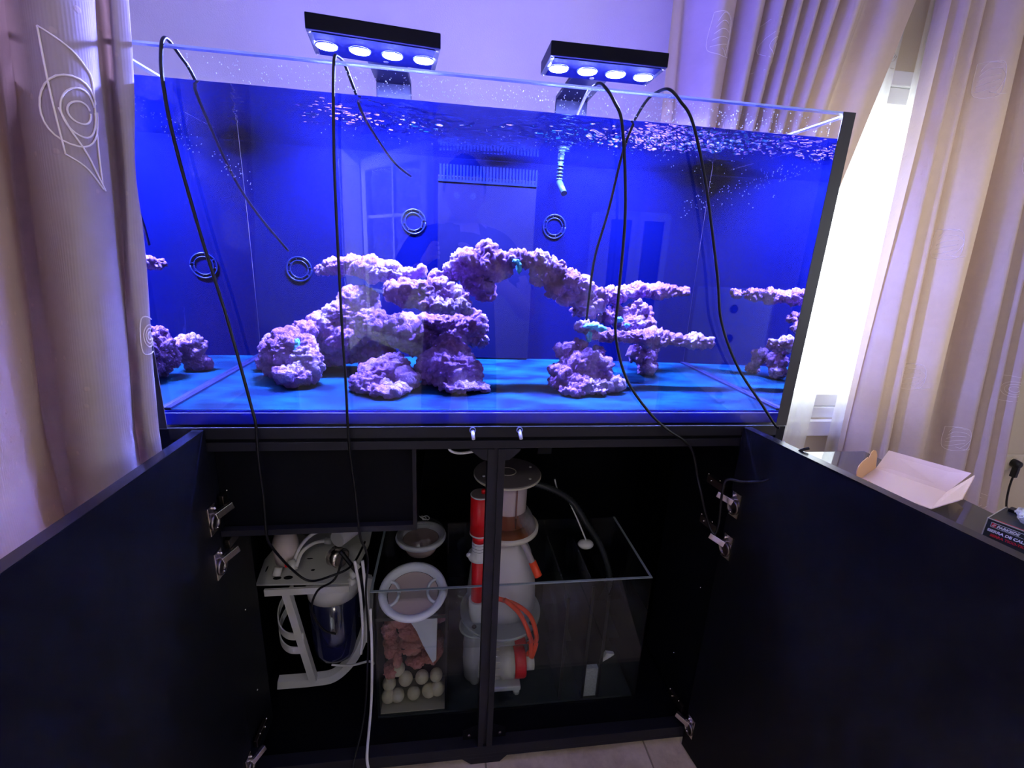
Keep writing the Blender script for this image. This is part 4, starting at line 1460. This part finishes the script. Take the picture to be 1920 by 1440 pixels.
mb = MB().tube(spline([(.125, .205, -.44), (.14, .23, -.405), (.165, .25, -.385), (.20, .26, -.380), (.215, .265, -.378)], 8), .0045, 8)
mb.tube(spline([(.135, .20, -.442), (.145, .22, -.415), (.170, .235, -.402), (.195, .24, -.400)], 8), .0045, 8)
mb.build('water_tube', WTUBE, ro)
MB().cyl((.195, .24, -.400), (.212, .24, -.402), .008).build('elbow_fitting', WHITEP, ro)
MB().cyl((.205, .215, -.425), (.225, .21, -.425), .009).build('elbow_fitting', WHITEP, ro)
g = MB().cyl((.222, .205, -.418), (.246, .190, -.418), .024, 32).build('pressure_gauge', STEEL, ro)
MB().cyl((.2462, .1899, -.418), (.2475, .189, -.418), .019, 32).build('gauge_face', mat('gauge_face', (.15, .13, .12), .15), ro)
mb = MB()
for k, (x, z) in enumerate(((.265, -.455), (.262, -.475), (.272, -.43))):
    mb.cyl((x, .19, z), (x + .012, .18, z - .012), .0085, 14)
mb.build('elbow_fitting', WHITEP, ro)
MB().tube(spline([(.20, .20, -.752), (.25, .19, -.748), (.30, .17, -.718), (.318, .15, -.705)], 6), .0028, 8).build('drain_line', WTUBE, ro)
MB().cyl((.235, .20, -.37), (.29, .30, -.375), .02, 20).build('inline_filter', mat('grey_white', (.5, .5, .5), .4), ro)

# ------------------------------------------------------------------ cables
G3 = 'thin black cords hung over the front glass'


def cord(name, pts, r, m, label, cat='cord', group=None, wet=None, n=8, rs=None):
    mb = MB().tube(spline(pts, n), r, 8)
    if wet:
        mb.tube(spline(wet, n), r * .9, 8)
    return tag(mb.build(name, m), label, cat, group)


CB = mat('black_cord', (.004, .004, .007), .35, spec=.35)
CBW = mat('purple_black_cord', (.02, .02, .07), .3)
cord('black_cable', [(.147, .40, .302), (.118, .30, .372), (.110, .20, .431), (.106, .10, .515), (.106, .05, .562), (.102, .03, .578), (.099, .012, .589), (.099, -.003, .588), (.097, -.010, .572),
                    (.093, -.010, .533), (.097, -.010, .458), (.115, -.010, .333), (.14, -.010, .193), (.161, -.010, .046), (.166, -.012, .008), (.163, -.010, -.055), (.160, .0, -.14), (.159, -.002, -.218), (.158, .02, -.262),
                    (.166, .08, -.356), (.196, .095, -.402), (.244, .09, -.389), (.284, .12, -.386), (.30, .2, -.38)], .0026, CB, 'black cord hanging closest to the big curtain, ending over the filter unit', group=G3)
cord('black_cable', [(.417, .35, .467), (.39, .225, .480), (.358, .10, .524), (.347, .04, .560), (.339, .02, .584), (.333, .004, .589), (.329, -.008, .580),
                    (.325, -.010, .518), (.321, -.010, .407), (.32, -.010, .198), (.321, -.010, .086), (.321, -.012, .007), (.322, -.010, -.047), (.326, -.004, -.130), (.331, -.004, -.226), (.332, .04, -.29), (.331, .06, -.342),
                    (.322, .07, -.419), (.32, .08, -.561), (.307, .06, -.76), (.29, -.005, -.83), (.285, -.02, -.872)], .0024, CB, 'black cord crossing the glass in front of the ramp rock', group=G3)
cord('black_cable', [(.875, .69, .52), (.865, .66, .58), (.84, .60, .600), (.79, .40, .606), (.750, .15, .604), (.732, .03, .590), (.740, .002, .588), (.760, -.010, .561), (.778, -.010, .524), (.798, -.010, .395), (.802, -.010, .25), (.805, -.010, .182),
                   (.835, -.010, .101), (.886, -.010, .037), (.929, -.012, -.001), (.99, -.008, -.044), (1.019, -.008, -.117), (1.047, -.010, -.194), (1.060, -.030, -.233), (1.068, -.032, -.214), (1.064, -.030, -.145),
                   (1.068, -.030, -.108), (1.092, -.050, -.102), (1.115, -.080, -.083), (1.128, -.100, -.05), (1.134, -.12, -.006), (1.150, -.125, .004)], .0027, CB, 'black cord from the window-side lamp looping round the door hinges', group=G3)
cord('black_cable', [(.784, .15, .193), (.782, .12, .312), (.793, .09, .400), (.80, .06, .488), (.808, .04, .535), (.828, .03, .578), (.841, .012, .589), (.853, -.004, .588), (.87, -.010, .572), (.898, -.010, .541),
                    (.938, -.010, .446), (.984, -.010, .304), (1.01, -.010, .212), (1.061, -.010, .125), (1.129, -.010, .048), (1.165, -.012, .006), (1.170, -.02, .0015)], .0026, CB, 'black cord arching over the glass nearest the window and ending on the open door', group=G3)
cord('cable', [(.329, .075, -.47), (.328, .075, -.60), (.322, .07, -.74), (.322, -.003, -.80), (.325, -.012, -.84), (.326, -.02, -.875)], .0032, WTUBE, 'white cable hanging out over the cabinet bottom', 'cable')
cord('cable', [(.499, .03, -.046), (.505, .03, -.062), (.525, .035, -.070), (.555, .035, -.066), (.575, .035, -.062), (.60, .06, -.07)], .0028, WTUBE, 'short grey white cable sagging under the top rail beside the centre post', 'cable')
mb = MB().tube(spline([(.295, .10, -.36), (.303, .10, -.44), (.305, .10, -.55), (.298, .10, -.62)], 6), .0035, 8)
mb.tube(spline([(.312, .10, -.36), (.317, .10, -.48), (.315, .095, -.58)], 6), .0035, 8)
tag(mb.build('tubing', WTUBE), 'pair of white tubes running down between filter unit and sump', 'tubing')
mb = MB().tube(spline([(.255, .14, -.36), (.285, .13, -.40), (.300, .13, -.43), (.308, .12, -.47), (.300, .11, -.52)], 6), .005, 8)
mb.tube(spline([(.262, .15, -.37), (.245, .12, -.42), (.205, .12, -.45), (.190, .115, -.50), (.21, .12, -.56), (.235, .13, -.585)], 6), .0026, 8)
tag(mb.build('cable_bundle', CB), 'black cables tangled over the filter unit', 'cable')

# ------------------------------------------------------------------ table, tray, tool box, socket
tb = thing('low_table', (1.78, .15, -.88), 'low table with dark glass top beyond the open door', 'table')
B(1.45, 2.09, -.42, .62, -.362, -.350).build('table_top', TABLEM, tb, bevel=.002)
B(1.47, 2.07, -.40, .60, -.395, -.3622).build('apron', BLACK, tb)
for x in (1.48, 2.02):
    for y in (-.39, .55):
        B(x, x + .04, y, y + .04, -.88, -.3952).build('leg', BLACK, tb)


def quad(mb, a, b, c, d, th=.0025):
    a, b, c, d = [Vector(p) for p in (a, b, c, d)]
    n = (b - a).cross(d - a).normalized() * th
    vs = [a, b, c, d, a + n, b + n, c + n, d + n]
    mb.add([tuple(p) for p in vs], [(3, 2, 1, 0), (4, 5, 6, 7), (0, 1, 5, 4), (1, 2, 6, 5), (2, 3, 7, 6), (3, 0, 4, 7)])
    return mb


tr = thing('cardboard_tray', (1.95, .33, -.35), 'open cardboard tray with raised flaps on the dark glass table', 'box')
z = -.347
FLc, BLc, BRc, FRc = (1.82, .375, z), (1.988, .469, z), (2.072, .297, z), (1.908, .206, z)
quad(MB(), FLc, FRc, BRc, BLc, .0022).build('tray_floor', CARDW, tr)
quad(MB(), BLc, BRc, (2.165, .315, -.292), (2.050, .495, -.292)).build('back_flap', CARDW, tr)
quad(MB(), BRc, FRc, (1.975, .185, -.305), (2.160, .300, -.292)).build('end_flap', CARDW, tr)
# scalloped flap
a, b = Vector(BLc), Vector(FLc)
upv = Vector((.01, .02, .058))
mb = MB()
prof = [(0, 0), (0, .75), (.08, 1.05), (.2, 1.18), (.33, 1.12), (.42, .92), (.46, .86), (.50, .98), (.75, .92), (.93, .80), (1, .55), (1, 0)]
vs = [a.lerp(b, u) + upv * h for u, h in prof]
nn_ = (b - a).cross(upv).normalized() * .0025
vs2 = [p + nn_ for p in vs]
k = len(vs)
mb.add([tuple(p) for p in vs + vs2], [list(range(k)), list(range(k, 2 * k))[::-1]] + [(i, k + i, k + (i + 1) % k, (i + 1) % k) for i in range(k)])
mb.build('scalloped_flap', CARD, tr)
quad(MB(), FLc, (1.745, .33, -.300), (1.775, .295, -.300), (1.86, .33, z)).build('folded_lug', CARD, tr)

# printed tool box
bxo = Vector((1.905, .070, -.3495))
bd = Vector((.36, -.933, 0)).normalized()        # along the printed edge
bn = Vector((.933, .36, 0)).normalized()         # away from the printed edge
tbx = thing('tool_box', tuple(bxo), 'black cardboard power tool box with printed spine at the table edge', 'box')


def bp_(a, d, z):
    return tuple(bxo + bd * a + bn * d + Vector((0, 0, z)))


def bbox(mb, a0, a1, d0, d1, z0, z1):
    vs = [bp_(a, d, z) for z in (z0, z1) for d in (d0, d1) for a in (a0, a1)]
    mb.add(vs, [(0, 1, 3, 2), (4, 6, 7, 5), (0, 4, 5, 1), (2, 3, 7, 6), (0, 2, 6, 4), (1, 5, 7, 3)])
    return mb


PRB = mat('printed_black_card', (.025, .028, .03), .35, bump=.05, scale=90)
WORN = mat('worn_card_edge', (.45, .40, .34), .8)
RED = mat('print_red', (.55, .02, .03), .45)
WHT = mat('print_white', (.75, .75, .74), .45)
TBH = .060
bbox(MB(), 0, .34, 0, .13, 0, TBH).build('carton', PRB, tbx)
mb = bbox(MB(), -.0012, .001, -.0012, .13, -.0002, TBH + .001)
bbox(mb, 0, .34, -.001, .001, TBH - .001, TBH + .0012)
mb.build('worn_edge', WORN, tbx)
bbox(MB(), .012, .34, .004, .0065, TBH, TBH + .001).build('red_edge_line', RED, tbx)
bbox(MB(), .01, .13, .100, .125, TBH + .0002, TBH + .008).build('torn_flap', mat('dark_flap', (.012, .012, .014), .5), tbx)


def text(s, name, a, z, size, m, parent, shear=.2, bold=0, depth=.0003):
    cu = bpy.data.curves.new(name, 'FONT')
    cu.body = s
    cu.size = size
    cu.shear = shear
    cu.offset = bold
    cu.extrude = depth
    o = bpy.data.objects.new(name, cu)
    C.objects.link(o)
    dg = bpy.context.evaluated_depsgraph_get()
    me = bpy.data.meshes.new_from_object(o.evaluated_get(dg))
    bpy.data.objects.remove(o)
    # font x -> along the spine, font y -> up, font z -> toward the viewer
    M = Matrix((bd, Vector((0, 0, 1)), -bn)).transposed().to_4x4()
    M.translation = bxo + bd * a + Vector((0, 0, z)) - bn * .0016
    me.transform(Matrix.Translation(-wloc(parent)) @ M)
    me.materials.clear()
    me.materials.append(m)
    o = bpy.data.objects.new(name, me)
    C.objects.link(o)
    o.parent = parent
    return o


bbox(MB(), .009, .0765, -.0016, -.0011, .0405, .0535).build('logo_outline', WHT, tbx)
bbox(MB(), .0100, .0755, -.0019, -.0015, .0415, .0525).build('logo_field', PRB, tbx)
bbox(MB(), .0106, .0195, -.0022, -.0018, .0421, .0519).build('logo_badge', RED, tbx)
text('//', 'logo_slash', .0120, .0436, .0090, WHT, tbx, .25, .0003, .0008)
text('PARKSIDE', 'brand_text', .0208, .0434, .0094, WHT, tbx, .2, .0004, .0008)
text('SIERRA DE CALAR PENDULAR', 'title_text', .006, .0275, .0100, WHT, tbx, .1, .0004)
text('SERRA TICO-TICO', 'subtitle_text', .014, .0160, .0088, RED, tbx, .1, .0004)
# crumpled clear bag on the box
bm_ = bmesh.new()
cc = bxo + bd * .09 + bn * .07 + Vector((0, 0, TBH + .019))
bmesh.ops.create_icosphere(bm_, subdivisions=4, radius=1, matrix=Matrix.Translation(cc) @ Matrix.Diagonal((.055, .065, .016, 1)))
for v in bm_.verts:
    v.co += v.normal * .012 * noise.noise(v.co * 45) + Vector((0, 0, .006 * noise.noise(v.co * 90)))
me = bpy.data.meshes.new('plastic_bag')
bmesh.ops.translate(bm_, verts=bm_.verts, vec=-cc)
bm_.to_mesh(me)
bm_.free()
me.materials.append(mat('clear_crumpled_film', (.75, .78, .82), .15, trans=.4))
o = bpy.data.objects.new('plastic_bag', me)
C.objects.link(o)
o.location = cc
tag(o, 'crumpled clear plastic bag lying on the tool box', 'bag')

so = thing('wall_socket', (3.26, .945, -.62), 'cream double wall socket at the edge of the wall', 'socket')
CRM = mat('socket_cream', (.70, .62, .46), .35)
B(3.155, 3.36, .940, .9495, -.615, -.530).build('plate', CRM, so, bevel=.002)
MB().lathe([(.028, 0), (.028, .003), (.022, .003), (.020, -.004)], 0, 0, 32, True, Matrix.Translation((3.215, .9395, -.572)) @ Matrix.Rotation(R(90), 4, 'X')).build('outlet', CRM, so)
MB().lathe([(.028, 0), (.028, .003), (.022, .003), (.020, -.004)], 0, 0, 32, True, Matrix.Translation((3.305, .9395, -.572)) @ Matrix.Rotation(R(90), 4, 'X')).build('outlet', CRM, so)
MB().cyl((3.209, .9345, -.580), (3.209, .932, -.580), .003).build('pin_hole', RUB, so)
pg = thing('power_plug', (3.30, .92, -.66), 'black plug with cord in the wall socket', 'plug')
MB().lathe([(.021, 0), (.021, .012), (.017, .030), (.010, .034)], 0, 0, 24, True, Matrix.Translation((3.300, .934, -.572)) @ Matrix.Rotation(R(90), 4, 'X')).build('plug_body', RUB, pg)
B(3.291, 3.309, .903, .928, -.640, -.585).build('plug_neck', RUB, pg, bevel=.003)
MB().tube(spline([(3.30, .915, -.63), (3.302, .915, -.70), (3.315, .91, -.79), (3.34, .90, -.85), (3.40, .88, -.872)], 6), .0045, 8).build('plug_cord', RUB, pg)

# ------------------------------------------------------------------ what the tank glass mirrors: rear of the room
dw = thing('glass_door_cabinet', (2.05, -3.2, -.88), 'tall white glass door cabinet mirrored in the tank glass', 'cabinet')
B(1.78, 2.36, -3.46, -3.10, -.88, .70).build('carcass', PVC, dw)
for k in range(2):
    a = 1.785 + k * .288
    mb = B(a, a + .05, -3.098, -3.07, -.84, .68).box(a + .233, a + .283, -3.098, -3.07, -.84, .68).box(a + .05, a + .233, -3.098, -3.07, -.84, -.79).box(a + .05, a + .233, -3.098, -3.07, .63, .68)
    d_ = mb.build('door', PVC, dw, bevel=.003)
    B(a + .05, a + .233, -3.09, -3.085, -.79, .63).build('door_panel', mat('dim_glass_panel', (.08, .09, .12), .1), d_)
dt = thing('drawer_unit', (2.85, -2.6, -.88), 'white drawer tower with round finger holes mirrored in the tank glass', 'drawer unit')
B(2.62, 3.06, -2.95, -2.56, -.88, .12).build('carcass', PVC, dt)
for k in range(4):
    z = -.84 + k * .235
    d_ = B(2.635, 3.045, -2.558, -2.54, z, z + .225).build('drawer', PVC, dt, bevel=.002)
    MB().lathe([(.035, 0), (.035, .003)], 0, 0, 24, True, Matrix.Translation((2.72, -2.538, z + .112)) @ Matrix.Rotation(R(90), 4, 'X')).build('finger_hole', RUB, d_)

# ------------------------------------------------------------------ photographer (seen only as a reflection)
ps = thing('person', (.55, -1.13, -.88), 'person in a dark t-shirt holding up a phone, mirrored in the tank', 'person')


def skin_body(name, verts, edges, m, parent, root=0, sub=2, mats=None, matf=None):
    me = bpy.data.meshes.new(name)
    og = wloc(parent)
    me.from_pydata([tuple(Vector(v[:3]) - og) for v in verts], edges, [])
    o = bpy.data.objects.new(name, me)
    C.objects.link(o)
    md = o.modifiers.new('s', 'SKIN')
    md.use_smooth_shade = True
    sv = me.skin_vertices[0].data
    for i, v in enumerate(verts):
        sv[i].radius = (v[3], v[4] if len(v) > 4 else v[3])
        sv[i].use_root = (i == root)
    ss = o.modifiers.new('ss', 'SUBSURF')
    ss.levels = ss.render_levels = sub
    dg = bpy.context.evaluated_depsgraph_get()
    dg.update()
    me2 = bpy.data.meshes.new_from_object(o.evaluated_get(dg))
    o.modifiers.clear()
    o.data = me2
    me2.materials.clear()
    for mm in (mats or [m]):
        me2.materials.append(mm)
    if matf:
        for p in me2.polygons:
            p.material_index = matf(Vector(p.center) + og)
    o.parent = parent
    return o


SKIN = mat('skin', (.56, .34, .26), .5)
SHIRT = mat('dark_tshirt', (.012, .013, .03), .85)
TROUS = mat('dark_trousers', (.02, .024, .04), .85)
HAIR = mat('dark_brown_hair', (.03, .02, .014), .7)
# joints: (x,y,z,r)
V_ = [(.55, -1.20, -.02, .150, .105), (.55, -1.18, .12, .150, .100), (.55, -1.15, .28, .165, .105), (.55, -1.13, .37, .120, .075), (.55, -1.10, .425, .052), (.552, -1.085, .475, .055),
      (.38, -1.13, .35, .058), (.30, -1.08, .20, .046), (.27, -1.03, .07, .040), (.33, -.93, .17, .033), (.405, -.865, .265, .024),
      (.72, -1.13, .35, .058), (.80, -1.08, .20, .046), (.82, -1.03, .07, .040), (.74, -.94, .17, .033), (.60, -.868, .265, .024),
      (.46, -1.20, -.12, .085), (.44, -1.10, -.45, .062), (.44, -1.22, -.80, .042), (.43, -1.12, -.855, .028),
      (.64, -1.20, -.12, .085), (.66, -1.10, -.45, .062), (.66, -1.22, -.80, .042), (.67, -1.12, -.855, .028)]
E_ = [(0, 1), (1, 2), (2, 3), (3, 4), (4, 5), (3, 6), (6, 7), (7, 8), (8, 9), (9, 10), (3, 11), (11, 12), (12, 13), (13, 14), (14, 15), (0, 16), (16, 17), (17, 18), (18, 19), (0, 20), (20, 21), (21, 22), (22, 23)]


def mf(c):
    if c.z < -.82:
        return 3
    if c.z < -.04:
        return 2
    if c.z > .405 and abs(c.x - .55) < .1:
        return 0
    if c.y > -1.045 and abs(c.x - .55) > .10:
        return 0
    if abs(c.x - .55) > .19 and c.z < .18:
        return 0
    return 1


skin_body('body', V_, E_, SKIN, ps, 0, 2, [SKIN, SHIRT, TROUS, mat('dark_shoe', (.02, .02, .02), .5)], mf)
# head looking down at the phone
bm_ = bmesh.new()
bmesh.ops.create_icosphere(bm_, subdivisions=5, radius=1)
for v in bm_.verts:
    x, y, z = v.co
    w = .074 * (1 - .18 * max(0, -z) ** 1.5 * 1.4)
    p = Vector((x * w, y * .096, z * .118))
    if y > 0:
        p.y -= .010 * max(0, y) * (1 - abs(z))                                     # flatter face
        p.y += .024 * math.exp(-(x / .13) ** 2 - ((z + .12) / .17) ** 2)            # nose
        p.y += .010 * math.exp(-(x / .3) ** 2 - ((z + .80) / .15) ** 2)             # chin
        p.y += .007 * math.exp(-(x / .26) ** 2 - ((z + .44) / .05) ** 2)            # upper lip
        p.y += .007 * math.exp(-(x / .24) ** 2 - ((z + .55) / .05) ** 2)            # lower lip
        p.y += .006 * math.exp(-((abs(x) - .30) / .25) ** 2 - ((z - .22) / .09) ** 2)   # brow
        p.y -= .010 * math.exp(-((abs(x) - .38) / .15) ** 2 - ((z - .04) / .11) ** 2)   # eye socket
    v.co = p
HM = Matrix.Translation((.555, -1.045, .535)) @ Matrix.Rotation(R(-22), 4, 'X')
bmesh.ops.transform(bm_, matrix=Matrix.Translation(-wloc(ps)) @ HM, verts=bm_.verts)
me = bpy.data.meshes.new('head')
bm_.to_mesh(me)
bm_.free()
for p in me.polygons:
    p.use_smooth = True
me.materials.append(SKIN)
o = bpy.data.objects.new('head', me)
C.objects.link(o)
o.parent = ps
hd = o
ORI[hd.name] = wloc(ps)
for sx in (-1, 1):
    mb = MB()
    mb.m = HM
    mb.ball((sx * .029, .076, .006), .0125, 14, 10)
    mb.build('eye', mat('eye_white', (.8, .8, .8), .2), hd)
    mb = MB()
    mb.m = HM
    mb.ball((sx * .076, -.005, -.008), .030, 14, 10, (.3, .6, 1.1))
    mb.build('ear', SKIN, hd)
bm_ = bmesh.new()
bmesh.ops.create_icosphere(bm_, subdivisions=5, radius=1)
kill = [v for v in bm_.verts if (v.co.y > .45 and v.co.z < .55) or v.co.z < -.35 or (v.co.y > .0 and v.co.z < .0)]
bmesh.ops.delete(bm_, geom=kill, context='VERTS')
for v in bm_.verts:
    n = v.co.copy()
    v.co = Vector((n.x * .080, n.y * .103, n.z * .126 + .002)) + n * .005 * noise.noise(n * 9)
bmesh.ops.transform(bm_, matrix=Matrix.Translation(-wloc(ps)) @ HM, verts=bm_.verts)
me = bpy.data.meshes.new('hair')
bm_.to_mesh(me)
bm_.free()
for p in me.polygons:
    p.use_smooth = True
me.materials.append(HAIR)
o = bpy.data.objects.new('hair', me)
C.objects.link(o)
o.parent = hd
# hands: palm plus five separate fingers closed on the phone edges
for sx, wx in ((-1, .405), (1, .600)):
    s_ = -sx                                    # direction toward the phone
    ex = .498 + sx * .040                       # phone edge
    V2 = [(wx, -.868, .265, .022), (wx + s_ * .018, -.862, .292, .024, .014), (wx + s_ * .030, -.858, .315, .024, .013)]
    E2 = [(0, 1), (1, 2)]
    lens_ = (.030, .034, .032, .026)
    for k in range(4):
        zf = .292 + k * .0155
        b0 = len(V2)
        L_ = lens_[k]
        V2 += [(wx + s_ * .036, -.852, zf, .0085), (ex + sx * .010, -.842, zf + .002, .008), (ex + sx * .004, -.830, zf + .002, .0075), (ex - sx * L_ * .35, -.8265, zf + .002, .0066)]
        E2 += [(2 if k > 1 else 1, b0), (b0, b0 + 1), (b0 + 1, b0 + 2), (b0 + 2, b0 + 3)]
    b0 = len(V2)
    V2 += [(wx + s_ * .022, -.874, .282, .011), (ex + sx * .004, -.872, .296, .0095), (ex - sx * .012, -.862, .312, .008)]
    E2 += [(1, b0), (b0, b0 + 1), (b0 + 1, b0 + 2)]
    # fingertips must stay behind the lens plane
    V2 = [(v[0], min(v[1], -.836), *v[2:]) for v in V2]
    skin_body('hand', V2, E2, SKIN, ps, 0, 1)
ph = B(.460, .536, -.852, -.844, .245, .405).build('phone', mat('phone_black', (.01, .01, .012), .2), None, bevel=.004)
tag(ph, 'black phone held up by the mirrored person', 'phone')

# loose pieces that can be told apart become parts of their own
SPLIT = {'corner_strip', 'handle_ring', 'bracket', 'silicone_seam', 'polished_edge', 'bottom_seam', 'elbow_fitting', 'hinge_screw', 'plate_screw', 'slot_hole', 'cooling_rib', 'scale_mark',
         'water_tube', 'air_hose', 'overflow_comb', 'clamp', 'compartment_frame', 'gusset', 'glazing_bar', 'worn_edge', 'centre_post'}


def islands(me):
    par = list(range(len(me.vertices)))

    def find(i):
        while par[i] != i:
            par[i] = par[par[i]]
            i = par[i]
        return i
    for e in me.edges:
        a, b = find(e.vertices[0]), find(e.vertices[1])
        if a != b:
            par[max(a, b)] = min(a, b)
    g = {}
    for p in me.polygons:
        g.setdefault(find(p.vertices[0]), []).append(p)
    return list(g.values())


for o in list(C.objects):
    if o.type != 'MESH' or o.name.split('.')[0] not in SPLIT:
        continue
    gs = islands(o.data)
    if len(gs) < 2:
        continue
    me0 = o.data
    for gi, ps_ in enumerate(gs):
        ids = sorted({i for p in ps_ for i in p.vertices})
        mp_ = {v: k for k, v in enumerate(ids)}
        me = bpy.data.meshes.new(o.name.split('.')[0])
        me.from_pydata([tuple(me0.vertices[i].co) for i in ids], [], [[mp_[i] for i in p.vertices] for p in ps_])
        for a, b in zip(me.polygons, ps_):
            a.use_smooth = b.use_smooth
        for m_ in me0.materials:
            me.materials.append(m_)
        if gi == 0:
            o.data = me
        else:
            n_ = o.copy()
            n_.data = me
            C.objects.link(n_)

# everything was laid out from the tank's foot: lift it so that the floor is at zero
for o in list(C.objects):
    if o.parent is None and o.type in ('MESH', 'EMPTY'):
        o.location.z += ZO
